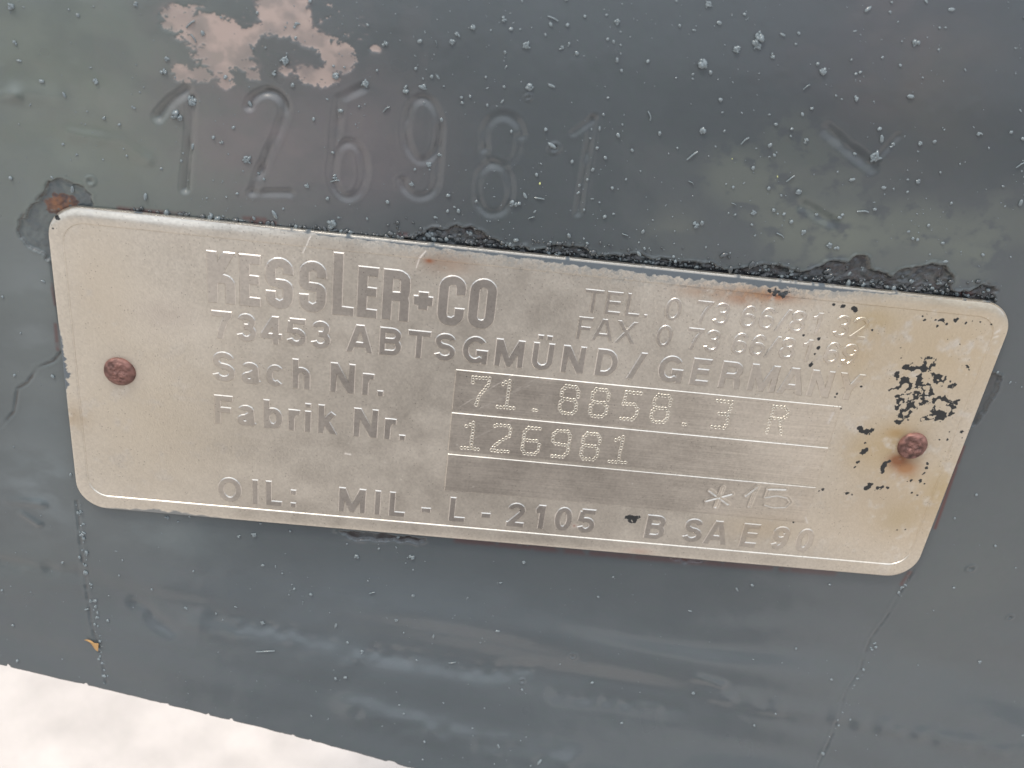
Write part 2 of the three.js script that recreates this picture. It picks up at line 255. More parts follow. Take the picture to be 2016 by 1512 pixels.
// ---------------------------------------------------------------- the painted axle housing
const housing = new THREE.Group(); housing.name = 'axle_housing'; housing.position.set(0, Y0, 0); scene.add(housing);
tag(housing, 'dark grey painted steel axle housing with chipped paint behind the metal nameplate', 'axle housing');
const eL = onPaint(0, 1310), eR = onPaint(820, 1512), eS = (eR[1] - eL[1]) / (eR[0] - eL[0]);
const wMin = (u) => { const n = fbm(u * 0.35, 3.3, 501, 3) - 0.5, c = Math.max(0, vnoise(u * 0.9, 9.1, 503) - 0.86) * 5; return eL[1] + eS * (u - eL[0]) + 0.5 * n + c; };
{
  const us = [], STEP = 0.27;
  for (let u = -420; u < HU0 + 8; u += 14) us.push(u);
  for (let u = HU0 + 8; u < 121; u += STEP) us.push(u);
  for (let u = 122; u <= 430; u += 14) us.push(u);
  const NW = 700, up = 24, nx = us.length, ny = NW + up + 3, pos = new Float32Array(nx * ny * 3), uv = new Float32Array(nx * ny * 2), idx = [];
  for (let i = 0; i < nx; i++) {
    const u = us[i], w0 = wMin(u), wT = 79;
    for (let j = 0; j < ny; j++) {
      const k = j * nx + i; let p, w;
      if (j < 2) { w = w0; const q = pointOn(u, w0), s = surf(w0), dpt = j ? 1.2 : 60; p = [u, q[1] + (j ? 0.15 : 10), q[2] - dpt]; }      // the casting's lower lip turns back
      else if (j < NW + 3) { w = w0 + (wT - w0) * ((j - 2) / NW); p = pointOn(u, w); }
      else { const t = (j - NW - 2) / up; w = wT; const s = surf(wT + t * 430); p = [u, s[0], s[1]]; }
      pos[3 * k] = p[0] * MM; pos[3 * k + 1] = p[1] * MM; pos[3 * k + 2] = p[2] * MM;
      uv[2 * k] = clamp((u - HU0) / (HNX * HRES), 0.002, 0.998); uv[2 * k + 1] = clamp((w - HW0) / (HNY * HRES), 0.002, 0.998);
    }
  }
  for (let j = 0; j + 1 < ny; j++) for (let i = 0; i + 1 < nx; i++) { const a = j * nx + i; idx.push(a, a + 1, a + nx + 1, a, a + nx + 1, a + nx); }
  const g = new THREE.BufferGeometry();
  g.setAttribute('position', new THREE.BufferAttribute(pos, 3)); g.setAttribute('uv', new THREE.BufferAttribute(uv, 2)); g.setIndex(idx); g.computeVertexNormals();
  part('painted_casting', g, paintMat, housing);
}

// grit and fibres caught in the paint
const gritMat = new THREE.MeshPhysicalMaterial({ name: 'paint over grit', color: new THREE.Color().setRGB(0.155, 0.185, 0.195), roughness: 0.25, clearcoat: 0.5, clearcoatRoughness: 0.12 });
function pebble(sd, det = 1, rough = 0.5) {
  let g = new THREE.IcosahedronGeometry(1, det); g.deleteAttribute('uv'); g.deleteAttribute('normal'); g = mergeVertices(g, 1e-4);
  const p = g.attributes.position; for (let i = 0; i < p.count; i++) { const x = p.getX(i), y = p.getY(i), z = p.getZ(i), r = 1 + rough * (fbm(x * 1.6 + sd * 9, y * 1.6 + z * 1.1, sd, 2) - 0.5) * 1.6; p.setXYZ(i, x * r, y * r, z * r); }
  g.computeVertexNormals(); return g;
}
const lumps = [0, 1, 2, 3, 4].map((s) => {
  const gs = []; const n = 5 + Math.floor(rr(0, 5));
  for (let i = 0; i < n; i++) { const g = pebble(600 + s * 20 + i, 1, 0.8), r = rr(0.25, 0.55), a = rr(0, 6.28), d = i ? rr(0.25, 0.95) : 0; g.scale(r * rr(0.8, 1.5), r * rr(0.7, 1.1), r * rr(0.7, 1.2)); g.rotateZ(rr(0, 3)); g.translate(Math.cos(a) * d, Math.sin(a) * d * 0.7, 0.1 * (1 - d)); gs.push(g); }
  const g = mergeGeometries(gs); g.scale(MM, MM, MM); return g;
});
const fibres = [0, 1, 2].map((s) => {
  const b = rr(0.1, 0.35), g = new THREE.TubeGeometry(new THREE.CatmullRomCurve3([new THREE.Vector3(-1, 0, -0.05), new THREE.Vector3(-0.4, b * 0.6, 0.08), new THREE.Vector3(0.3, b, 0.1), new THREE.Vector3(1, b * 0.4, -0.02)]), 12, 0.16, 6); g.scale(MM, MM, MM); return g;
});
const zAxis = new THREE.Vector3(0, 0, 1);
function settle(m, u, w, lift, turn) { const p = pointOn(u, w, lift), s = surf(w); m.position.set(p[0] * MM, p[1] * MM, p[2] * MM); m.quaternion.setFromUnitVectors(zAxis, new THREE.Vector3(0, s[2], s[3])).multiply(new THREE.Quaternion().setFromAxisAngle(zAxis, turn)); }
const lumpAt = [20, 13, 8, 268, 10, 5, 155, 30, 4, 29, 84, 6, 186, 159, 6, 330, 118, 6, 323, 140, 7, 560, 118, 9, 540, 145, 7, 663, 152, 9, 378, 196, 13, 346, 228, 12, 486, 315, 9, 437, 280, 5, 318, 331, 4, 650, 442, 12, 660, 350, 6, 605, 366, 5,
  900, 68, 7, 929, 55, 7, 892, 84, 7, 758, 85, 6, 718, 164, 8, 799, 178, 10, 836, 171, 6, 844, 322, 7, 1009, 402, 9, 1036, 91, 8, 1106, 94, 6, 1042, 168, 10, 1213, 45, 7, 993, 39, 6, 811, 362, 5, 865, 306, 6, 1380, 129, 13, 1453, 98, 9, 1492, 75, 13, 1490, 90, 8, 1521, 111, 7, 1386, 258, 9, 1619, 138, 9, 1801, 86, 8, 1723, 311, 12, 1757, 285, 7, 1571, 376, 8, 1631, 485, 8, 1371, 443, 8, 1484, 418, 6, 1927, 264, 7, 1810, 284, 6, 1809, 357, 6, 1586, 276, 6, 1393, 9, 7,
  168, 1112, 7, 170, 1128, 9, 160, 1052, 7, 157, 1010, 8, 178, 1186, 5, 712, 1285, 8, 812, 1170, 6, 702, 1097, 8, 812, 1096, 8, 780, 1220, 5, 985, 1147, 5, 1031, 1108, 6, 1366, 1364, 6, 1929, 1305, 6, 515, 1230, 6, 925, 461, 9, 850, 462, 9, 1075, 500, 9, 1098, 505, 8, 1560, 533, 7, 1700, 530, 7, 1795, 556, 8, 1850, 560, 7, 330, 1018, 6, 500, 1052, 7, 470, 1056, 6, 240, 421, 7, 345, 436, 7, 308, 428, 8];
for (let i = 0, n = 0; i < lumpAt.length; i += 3, n++) {
  const [u, w] = onPaint(lumpAt[i], lumpAt[i + 1]), r = lumpAt[i + 2] / 15, m = part('paint_lump', lumps[n % 5], gritMat, housing);
  settle(m, u, w, 0.12 * r, n * 1.7); m.scale.set(r, r, r * 0.85);
}
const fibreAt = [1088, 37, 10, 20, 761, 216, 8, -40, 1277, 228, 9, 70, 1062, 391, 9, 5, 1046, 429, 6, -20, 1467, 278, 9, -45, 1363, 307, 12, -45, 1535, 464, 9, 30, 1698, 418, 11, 0, 523, 1282, 22, -8, 733, 1166, 7, -20, 1588, 172, 7, -40, 1556, 352, 9, -45, 2008, 326, 8, -40, 1444, 402, 5, 20, 1230, 462, 6, 15, 858, 85, 5, 80, 660, 358, 9, -12, 375, 48, 10, -40, 380, 76, 8, 60, 1360, 360, 6, 30, 890, 1310, 9, -10, 250, 958, 8, -5];
for (let i = 0, n = 0; i < fibreAt.length; i += 4, n++) {
  const [u, w] = onPaint(fibreAt[i], fibreAt[i + 1]), L = fibreAt[i + 2] / 12.6, m = part('paint_fibre', fibres[n % 3], gritMat, housing);
  settle(m, u, w, 0.06, -fibreAt[i + 3] * Math.PI / 180); m.scale.set(L, Math.min(L, 0.9), 0.9);
}
const PW = 150.4, PH = 55.2, PR = 5.2;             // the plate's outline, mm
{
  const kinds = [pebble(700, 1), pebble(720, 1, 0.8), pebble(740, 1, 0.9)];
  const mats = [[], [], []], cols = [[], [], []], m4 = new THREE.Object3D();
  let made = 0, guard = 0;
  while (made < 1150 && guard++ < 40000) {
    const px = rr(-20, 2036), py = rr(-20, 1530), [u, w] = onPaint(px, py);
    if (Math.abs(u) < PW / 2 + 0.3 && Math.abs(w) < PH / 2 + 0.2) continue;
    if (w < wMin(u) + 1) continue;
    const up = w > 27, dens = up ? (px > 800 ? 1 : px > 300 ? 0.75 : 0.5) : w < -27 ? (px < 1100 ? 0.55 : 0.3) : 0.4;
    if (rnd() > dens * (0.2 + 1.5 * vnoise(u * 0.16, w * 0.16, 801) ** 2)) continue;
    const big = Math.pow(rnd(), 3.4), r = 0.06 + 0.24 * big, k = Math.floor(rnd() * 3), long = rnd() < 0.12 ? rr(1.8, 2.8) : rr(0.9, 1.4);
    settle(m4, u, w, r * 0.25, rr(0, 6.28)); m4.scale.set(r * long, r, r * rr(0.6, 1.0)).multiplyScalar(MM); m4.updateMatrix();
    mats[k].push(m4.matrix.clone()); const c = rnd() < 0.008 ? [3.6, 3.2, 1.2] : [1, 1, 1]; cols[k].push(new THREE.Color().setRGB(...c)); made++;
  }
  for (let a = 0; a < 850; a++) {                    // crumbs in the torn strip and along the plate's upper edge
    const t = rnd(), px = 240 + 1720 * t, py = 418 + (px - 240) * 0.1045 - Math.abs(rr(0, 1) * rr(0, 1)) * (px > 760 ? 46 : 14) - 2, [u, w] = onPaint(px, py);
    if (px < 760 && rnd() < 0.6) continue;
    const r = 0.07 + 0.33 * Math.pow(rnd(), 2.4), k = Math.floor(rnd() * 3);
    settle(m4, u, Math.max(w, PH / 2 + 0.15), r * 0.3, rr(0, 6.28)); m4.scale.set(r * rr(0.9, 2), r, r * rr(0.7, 1.2)).multiplyScalar(MM); m4.updateMatrix(); mats[k].push(m4.matrix.clone()); cols[k].push(new THREE.Color().setRGB(...(rnd() < 0.75 ? [0.3, 0.29, 0.29] : [0.85, 0.85, 0.85])));
  }
  for (let a = 0; a < 80; a++) {                    // along the seam below the lower left corner and the one at the lower right
    const L = rnd() < 0.65, t = rnd(), px = (L ? 152 + 56 * t : 1795 - 190 * t) + rr(-6, 6), py = L ? 985 + 362 * t : 1122 + 390 * t, [u, w] = onPaint(px, py); if (w < wMin(u) + 1) continue;
    const r = 0.08 + 0.3 * Math.pow(rnd(), 2), k = Math.floor(rnd() * 3);
    settle(m4, u, w, r * 0.2, rr(0, 6.28)); m4.scale.set(r * rr(0.9, 1.8), r, r * 0.8).multiplyScalar(MM); m4.updateMatrix(); mats[k].push(m4.matrix.clone()); cols[k].push(new THREE.Color(1, 1, 1));
  }
  kinds.forEach((g, k) => {
    const im = new THREE.InstancedMesh(g, gritMat, mats[k].length); im.name = numbered('paint_grit'); im.userData.kind = 'stuff'; im.castShadow = im.receiveShadow = true;
    mats[k].forEach((m, i) => { im.setMatrixAt(i, m); im.setColorAt(i, cols[k][i]); }); housing.add(im);
  });
}

// ---------------------------------------------------------------- the nameplate
const plate = new THREE.Group(); plate.name = 'nameplate'; plate.position.set(0, Y0, 0); scene.add(plate);
tag(plate, 'worn stainless steel nameplate with raised maker and number lettering riveted to the grey housing', 'nameplate');
const TW = 2048, TH = 770, TU0 = -77, TV0 = -29, TRES = 154 / TW;
const plateTex = {};
{
  const c = new Uint8Array(TW * TH * 4), b = new Uint8Array(TW * TH * 4), s = new Uint8Array(TW * TH * 4), rm = new Uint8Array(TW * TH * 4);
  const cluster = []; const addB = (list, k = 1) => { for (let i = 0; i < list.length; i += 3) cluster.push([...onPlate(list[i], list[i + 1]), list[i + 2] / 12.3, k]); };
  addB([1775, 735, 22, 1800, 728, 24, 1832, 712, 24, 1790, 755, 22, 1825, 745, 26, 1855, 745, 16, 1820, 775, 26, 1850, 790, 24, 1855, 815, 26, 1865, 800, 20, 1770, 770, 20, 1756, 772, 12, 1775, 795, 22, 1778, 820, 18, 1768, 830, 10, 1800, 800, 22, 1875, 760, 14, 1885, 790, 9, 1830, 820, 14, 1815, 826, 9]);
  addB([1692, 842, 9, 1699, 849, 13, 1712, 850, 10, 1718, 843, 6, 1703, 872, 5, 1703, 886, 10, 1698, 892, 7, 1690, 910, 8, 1684, 919, 5, 1742, 912, 8, 1738, 922, 12, 1735, 930, 7, 1750, 908, 6, 1704, 962, 10, 1712, 955, 9, 1725, 961, 9, 1740, 958, 8, 1748, 960, 5, 1668, 971, 7, 1678, 974, 6, 1620, 963, 7, 1612, 967, 3, 1826, 912, 6, 1822, 921, 8, 1819, 931, 6, 1812, 948, 8, 1820, 952, 6, 1794, 945, 6, 1786, 948, 4, 1795, 970, 4, 1806, 975, 4, 1684, 610, 8, 1680, 606, 6, 1660, 603, 6, 1641, 600, 4, 1612, 667, 6, 1611, 685, 7, 1604, 697, 4, 1597, 717, 6, 1595, 720, 4, 1583, 660, 4, 1717, 650, 4, 1694, 761, 5, 1647, 775, 4, 1643, 782, 4, 1640, 800, 4, 1655, 805, 4]);
  addB([1816, 622, 6, 1820, 630, 5, 1834, 626, 5, 1842, 630, 6, 1853, 628, 8, 1860, 632, 6, 1864, 638, 5, 1846, 642, 5, 1880, 630, 7, 1885, 628, 5, 1903, 636, 5, 1914, 632, 4, 1930, 634, 4, 1951, 639, 3, 1890, 678, 4, 1866, 668, 3, 1773, 686, 5, 1774, 705, 3, 1768, 713, 3, 1890, 705, 6, 1893, 720, 6, 1905, 722, 7, 1910, 728, 7, 1242, 1020, 12, 1252, 1023, 12, 1233, 1018, 7, 1245, 1028, 8, 1258, 1017, 6, 1245, 1048, 3, 112, 428, 7, 118, 431, 5, 101, 443, 5, 105, 449, 2, 112, 449, 2, 966, 728, 4, 972, 727, 4, 918, 740, 4, 1865, 865, 5, 1869, 850, 4, 1893, 850, 6, 1893, 860, 5, 1850, 866, 4, 1562, 1028, 5, 1782, 1043, 4, 1766, 1043, 4, 1646, 1058, 4, 1024, 1004, 4, 1528, 575, 12, 1540, 580, 10, 1515, 572, 8, 1550, 575, 9, 1562, 572, 7], 0.85);
  const scratches = []; for (const [x0, y0, x1, y1, wd, st] of [[612, 464, 596, 498, 0.13, 1], [838, 494, 826, 508, 0.2, 1], [826, 508, 819, 528, 0.13, 1], [905, 800, 1012, 736, 0.08, 0.6], [930, 810, 1080, 740, 0.06, 0.45], [960, 850, 1060, 800, 0.06, 0.4], [900, 880, 980, 838, 0.06, 0.45], [1010, 770, 1060, 742, 0.06, 0.5], [320, 650, 355, 628, 0.4, 0.12], [1640, 812, 1630, 832, 0.3, 0.9], [1585, 1018, 1590, 1030, 0.22, 0.8], [680, 893, 690, 895, 0.22, 1], [1958, 655, 1966, 650, 0.3, 0.9], [1956, 664, 1964, 661, 0.25, 0.9]]) { const a = onPlate(x0, y0), b = onPlate(x1, y1); scratches.push([a, b, wd, st, Math.min(a[0], b[0]) - 0.6, Math.max(a[0], b[0]) + 0.6, Math.min(a[1], b[1]) - 0.6, Math.max(a[1], b[1]) + 0.6]); }
  for (let i = 0; i < 90; i++) { const a = [rr(-73, 73), rr(-25, 25)], b = [a[0] + rr(-0.1, 0.1), a[1] + 0.05]; scratches.push([a, b, rr(0.1, 0.18), rr(0.4, 1), a[0] - 0.5, a[0] + 0.5, a[1] - 0.5, a[1] + 0.5]); }
  const hub = onPlate(1818, 768), solid = []; for (const [x, y, r] of [[1854, 816, 12], [1775, 820, 6]]) solid.push([...onPlate(x, y), r / 12.3]);
  const oil = (px, py, rx, ry, col, a) => { const o = onPlate(px, py); return [o[0], o[1], rx / 12.3, ry / 10.5, col, a]; };
  const stains = [
    oil(1770, 880, 70, 70, [0.50, 0.38, 0.20], 0.7), oil(1700, 880, 60, 60, [0.50, 0.39, 0.22], 0.5), oil(1768, 906, 26, 16, [0.20, 0.075, 0.03], 1.2), oil(1783, 921, 34, 20, [0.31, 0.15, 0.06], 1.1), oil(1790, 938, 24, 14, [0.44, 0.28, 0.13], 0.35), oil(1765, 853, 30, 14, [0.42, 0.27, 0.10], 0.55),
    oil(1850, 690, 260, 170, [0.56, 0.47, 0.33], 0.8), oil(1800, 1000, 260, 150, [0.55, 0.46, 0.33], 0.75), oil(1720, 630, 60, 30, [0.52, 0.42, 0.25], 0.6), oil(1855, 960, 50, 60, [0.48, 0.38, 0.2], 0.5), oil(1770, 1020, 50, 40, [0.50, 0.42, 0.27], 0.5), oil(1690, 700, 40, 60, [0.54, 0.44, 0.29], 0.5), oil(1500, 1040, 120, 40, [0.55, 0.46, 0.33], 0.5),
    oil(1500, 580, 90, 16, [0.46, 0.26, 0.13], 0.75), oil(1530, 584, 30, 8, [0.32, 0.12, 0.05], 0.9), oil(1380, 575, 60, 14, [0.50, 0.33, 0.22], 0.5), oil(845, 514, 10, 5, [0.5, 0.2, 0.1], 0.9), oil(880, 520, 60, 20, [0.52, 0.37, 0.27], 0.6), oil(1460, 590, 40, 14, [0.46, 0.24, 0.14], 0.5),
    oil(300, 830, 220, 200, [0.62, 0.56, 0.45], 0.6), oil(200, 560, 90, 150, [0.63, 0.57, 0.47], 0.6), oil(330, 620, 60, 30, [0.52, 0.47, 0.42], 0.5), oil(140, 820, 40, 30, [0.42, 0.33, 0.22], 0.5),
    oil(1260, 1085, 40, 10, [0.32, 0.15, 0.09], 0.5), oil(1130, 1035, 6, 5, [0.2, 0.08, 0.05], 0.8),
  ];
  for (const [x, y] of [[236, 731], [1796, 877]]) stains.unshift(oil(x, y + 3, 38, 36, [0.24, 0.17, 0.12], 0.75));
  stains.sort((a, b) => b[4][0] - a[4][0]);          // pale films first, rust over them
  // grey paint that ran over the plate's rim: [u, how far in from the top edge]
  const topPaint = [[-76, 0], [-70, 0], [-52, 0.15], [-36, 0.35], [-20, 0.6], [-8, 0.75], [6, 1.0], [18, 1.2], [30, 1.25], [38, 1.15], [44, 0.8], [50, 0.45], [58, 0.3], [70, 0.15], [77, 0]];
  const inAt = (u) => { for (let i = 0; i + 1 < topPaint.length; i++) if (u < topPaint[i + 1][0]) return lerp(topPaint[i][1], topPaint[i + 1][1], clamp((u - topPaint[i][0]) / (topPaint[i + 1][0] - topPaint[i][0]))); return 0; };
  for (let j = 0; j < TH; j++) for (let i = 0; i < TW; i++) {
    const u = TU0 + (i + 0.5) * TRES, v = TV0 + (j + 0.5) * TRES, k = 4 * (j * TW + i);
    const cl = fbm(u * 0.07, v * 0.1, 901, 3), cl2 = fbm(u * 0.3, v * 0.3, 911, 3), gr = fbm(u * 3.2, v * 3.2, 921, 3);
    const inField = u > -12.1 && u < 52.3 && v > -17.5 && v < 6.6 ? 1 : 0; let t = 1 + 0.26 * (cl - 0.5) + 0.16 * inField * (vnoise(u * 0.14 + 7, v * 9, 913) + 0.6 * vnoise(u * 0.4, v * 17, 915) - 0.8) + 0.12 * (cl2 - 0.5) + 0.26 * (gr - 0.5), r = 0.635 * t, g = 0.60 * t, bl = 0.532 * t, rough = 0.40 + 0.12 * (cl2 - 0.5), metal = 1;
    for (const q of stains) { const d = ((u - q[0]) / q[2]) ** 2 + ((v - q[1]) / q[3]) ** 2; if (d < 3) { const a = Math.min(0.92, q[5] * Math.exp(-1.4 * d)) * smooth(0.32, 0.6, cl2 * 0.5 + fbm(u * 0.8, v * 0.8, 931, 3) * 0.5 + (q[4][0] < 0.4 ? 0.2 : 0.12)); r = lerp(r, q[4][0], a); g = lerp(g, q[4][1], a); bl = lerp(bl, q[4][2], a); if (q[4][0] < 0.4) { metal = Math.min(metal, 1 - 0.9 * a); rough = lerp(rough, 0.8, a); } } }
    // small dark pits, denser near the upper edge
    const [w1] = worley(u * 1.1, v * 1.1, 941), up = smooth(17, 27, v) * smooth(-66, -45, u) * smooth(66, 30, u), pit = smooth(0.13, 0.07, w1 + 0.07 * vnoise(u * 6, v * 6, 945)) * (vnoise(u * 0.8, v * 0.8, 947) < 0.3 + 0.3 * up ? 0.85 : 0);
    if (pit > 0) { r *= 1 - 0.6 * pit; g *= 1 - 0.62 * pit; bl *= 1 - 0.62 * pit; }
    // black remains of the old filling
    let m = 0; for (const q of cluster) { const d2 = (u - q[0]) ** 2 + (v - q[1]) ** 2, R = q[2]; if (d2 < R * R * 6) m += q[3] * Math.exp(-d2 / (R * R * 0.62)); }
    if (m > 0.1) {
      const [f1] = worley(u * 0.8, v * 0.8, 953), n = fbm(u * 1.9, v * 1.9, 961, 4) - 0.5, big = smooth(0.8, 1.2, m);
      let sol = 0; for (const q of solid) sol += Math.exp(-((u - q[0]) ** 2 + (v - q[1]) ** 2) / (q[2] * q[2]));
      const a = smooth(0.46, 0.52, Math.min(m, 1.0) - 0.2 - big * smooth(10.5, 8, Math.hypot(u - hub[0], v - hub[1])) * smooth(0.58, 0.4, f1) * (1 - Math.min(1, 1.2 * sol)) + 1.35 * n);
      r = lerp(r, 0.014, a); g = lerp(g, 0.015, a); bl = lerp(bl, 0.016, a); metal = lerp(metal, 0, a); rough = lerp(rough, 0.5, a);
    }
    // paint run over the rim
    const e = PH / 2 - v, lim = inAt(u) + 0.55 * inAt(u) * (fbm(u * 1.1, v * 1.4, 971, 4) - 0.5) * 2;
    let a = smooth(lim + 0.06, lim - 0.06, e) * (inAt(u) > 0.02 ? 1 : 0);
    const haze = smooth(lim * 3.2 + 0.2, lim, e) * smooth(0.42, 0.6, fbm(u * 2.2, v * 2.2, 981, 3)) * 0.55 * smooth(0.1, 0.6, inAt(u)); a = Math.max(a, haze);
    const le = u + PW / 2, lm = 1.5 * Math.exp(-(((v - 0.5) / 4.5) ** 2)) * (fbm(u * 0.9, v * 0.9, 985, 4) * 2 - 0.35); a = Math.max(a, smooth(lm + 0.15, lm - 0.15, le));
    const be = v + PH / 2, bm = 0.9 * Math.exp(-(((u + 60) / 8) ** 2)) * fbm(u * 0.8, v, 987, 3) * 1.6; a = Math.max(a, 0.8 * smooth(bm + 0.2, bm - 0.2, be));
    a *= 1 - 0.9 * smooth(0.36, 0.2, e) * smooth(0.22, 0.4, fbm(u * 0.6, v * 0.3, 983, 3));
    r = lerp(r, 0.10, a); g = lerp(g, 0.118, a); bl = lerp(bl, 0.13, a); metal = lerp(metal, 0, a); rough = lerp(rough, 0.38, a);
    let scr = 0; for (const q of scratches) if (u > q[4] && u < q[5] && v > q[6] && v < q[7]) scr = Math.max(scr, q[3] * smooth(q[2], q[2] * 0.3, segDist(u, v, q[0], q[1]) + 0.06 * (vnoise(u * 3, v * 3, 989) - 0.5)));
    r = lerp(r, 0.85, scr * 0.5); g = lerp(g, 0.82, scr * 0.5); bl = lerp(bl, 0.78, scr * 0.5); rough = lerp(rough, 0.7, scr);
    c[k] = s8(r); c[k + 1] = s8(g); c[k + 2] = s8(bl); c[k + 3] = 255;
    rm[k] = 0; rm[k + 1] = clamp(rough) * 255; rm[k + 2] = metal * 255; rm[k + 3] = 255;
    const grain = 0.5 + 0.5 * (fbm(u * 5.5, v * 5.5, 991, 2) - 0.5) + 0.6 * (fbm(u * 2.4, v * 2.4, 993, 2) - 0.5) * smooth(4, 26, v + 0.1 * u);
    b[k] = b[k + 1] = b[k + 2] = clamp(grain) * 255; b[k + 3] = 255;
    const br = 0.5 + 0.55 * (vnoise(u * 0.35 + 40 * hash(Math.floor(v / 0.09), 1, 5), v * 13, 997) - 0.5) + 0.3 * (vnoise(u * 0.9, v * 7, 999) - 0.5);
    s[k] = s[k + 1] = s[k + 2] = clamp(br) * 255; s[k + 3] = 255;
  }
  plateTex.color = dataTex(c, TW, TH, true); plateTex.rm = dataTex(rm, TW, TH); plateTex.grain = dataTex(b, TW, TH); plateTex.brush = dataTex(s, TW, TH);
}
const etchedMat = new THREE.MeshStandardMaterial({ name: 'etched metal', map: plateTex.color, roughnessMap: plateTex.rm, metalnessMap: plateTex.rm, roughness: 1, metalness: 1, bumpMap: plateTex.grain, bumpScale: 0.032 * MM });
const brushedMat = new THREE.MeshPhysicalMaterial({ name: 'brushed metal', map: plateTex.color, color: new THREE.Color().setRGB(0.87, 0.875, 0.905), roughnessMap: plateTex.rm, metalnessMap: plateTex.rm, roughness: 0.76, metalness: 1, bumpMap: plateTex.brush, bumpScale: 0.02 * MM });
const peckMat = brushedMat.clone(); peckMat.name = 'raised burr'; peckMat.color.setRGB(1, 0.99, 0.97); peckMat.roughness = 1;
const fieldMat = brushedMat.clone(); fieldMat.name = 'brushed field'; fieldMat.color.setRGB(0.95, 0.945, 0.95); fieldMat.roughness = 0.84;
function plateUV(g) { const p = g.attributes.position, uv = new Float32Array(p.count * 2); for (let i = 0; i < p.count; i++) { uv[2 * i] = (p.getX(i) - TU0) / 154; uv[2 * i + 1] = (p.getY(i) - TV0) / (TH * TRES); } g.setAttribute('uv', new THREE.BufferAttribute(uv, 2)); return g; }
function rounded(w, h, r, cx = 0, cy = 0, T = THREE.Shape) {
  const s = new T(), x = cx - w / 2, y = cy - h / 2; s.moveTo(x + r, y); s.lineTo(x + w - r, y); s.absarc(x + w - r, y + r, r, -Math.PI / 2, 0); s.lineTo(x + w, y + h - r); s.absarc(x + w - r, y + h - r, r, 0, Math.PI / 2); s.lineTo(x + r, y + h); s.absarc(x + r, y + h - r, r, Math.PI / 2, Math.PI); s.lineTo(x, y + r); s.absarc(x + r, y + r, r, Math.PI, 1.5 * Math.PI); return s;
}
const UP = 0.15;                                   // how far letters, fields and border stand above the etched ground
function raised(shape, up = UP, bev = 0.11, seg = 1) { const g = new THREE.ExtrudeGeometry(shape, { depth: 0.15, bevelEnabled: true, bevelThickness: up * 0.8, bevelSize: bev, bevelOffset: -bev * 0.85, bevelSegments: seg, curveSegments: 14 }); g.translate(0, 0, up - 0.15 - up * 0.8); return g; }
const toM = (g) => { plateUV(g); g.scale(MM, MM, MM); return g; };
{
  const g = new THREE.ExtrudeGeometry(rounded(PW - 2, PH - 2, PR - 1), { depth: 0.5, bevelEnabled: true, bevelThickness: 0.22, bevelSize: 0.22, bevelOffset: -0.22, bevelSegments: 4, curveSegments: 18 }); g.translate(0, 0, -0.72);
  part('plate_sheet', toM(g), etchedMat, plate);
  // the border stands proud of the etched ground; its outer edge is rolled back, most of all at the upper left
  const loop = (w, h, r, cy) => { const o = [], arc = (cx, cyy, a) => { for (let k = 0; k <= 12; k++) { const t = (a + k * 7.5) * Math.PI / 180; o.push([cx + r * Math.cos(t), cyy + r * Math.sin(t)]); } }; const x = w / 2 - r, y = h / 2 - r;
    arc(x, cy - y, -90); for (let k = 1; k < 14; k++) o.push([w / 2, cy + lerp(-y, y, k / 14)]); arc(x, cy + y, 0); for (let k = 1; k < 60; k++) o.push([lerp(x, -x, k / 60), cy + h / 2]); arc(-x, cy + y, 90); for (let k = 1; k < 14; k++) o.push([-w / 2, cy + lerp(y, -y, k / 14)]); arc(-x, cy - y, 180); for (let k = 1; k < 60; k++) o.push([lerp(-x, x, k / 60), cy - h / 2]); return o; };
  const inn = loop(146, 49.8, 3.4, 0.1), out = loop(PW, PH, PR, 0), pos = [], idx = [], N = inn.length;
  const prof = [[0, 0, -0.06], [0, 0.0, 0.02], [0, 0.12, UP * 0.9], [0, 0.19, UP], [0.2, 0, UP], [0.35, 0, UP], [0.5, 0, UP], [0.62, 0, UP], [0.74, 0, UP], [0.84, 0, UP], [0.91, 0, UP - 0.01], [0.96, 0, UP - 0.05], [0.99, 0, UP - 0.14], [1, 0, UP - 0.28], [1, 0, -0.72]];
  for (const [t, off, z] of prof) for (let i = 0; i < N; i++) {
    const a = inn[i], b = out[i], L = Math.hypot(b[0] - a[0], b[1] - a[1]), q = t + off / L, u = lerp(a[0], b[0], q), v = lerp(a[1], b[1], q);
    const topness = smooth(PH / 2 - 4, PH / 2 - 0.5, v), roll = 0.55 * topness * (0.25 + 0.75 * smooth(-30, -62, u) + 0.35 * smooth(50, 72, u)) + 0.12 * smooth(-PH / 2 + 2, -PH / 2, v);
    pos.push(u, v, z - (z > 0.05 ? roll * smooth(0.25, 1.15, q) ** 1.5 : 0));
  }
  for (let j = 0; j + 1 < prof.length; j++) for (let i = 0; i < N; i++) { const a = j * N + i, b = j * N + ((i + 1) % N); idx.push(a, a + N, b + N, a, b + N, b); }
  const rg = new THREE.BufferGeometry(); rg.setAttribute('position', new THREE.Float32BufferAttribute(pos, 3)); rg.setIndex(idx); rg.computeVertexNormals();
  part('raised_border', toM(rg), etchedMat, plate);
  const rect = (x0, x1, y0, y1) => { const s = new THREE.Shape(); s.moveTo(x0, y0); s.lineTo(x1, y0); s.lineTo(x1, y1); s.lineTo(x0, y1); s.closePath(); return s; };
  part('data_field', toM(raised(rect(-12.05, 52.3, -1.2, 6.55))), fieldMat, plate, 'upper brushed field with the dotted number 71.8858.3 R');
  part('data_field', toM(raised(rect(-12.05, 52.3, -9.2, -1.6))), fieldMat, plate, 'middle brushed field with the dotted number 126981');
}

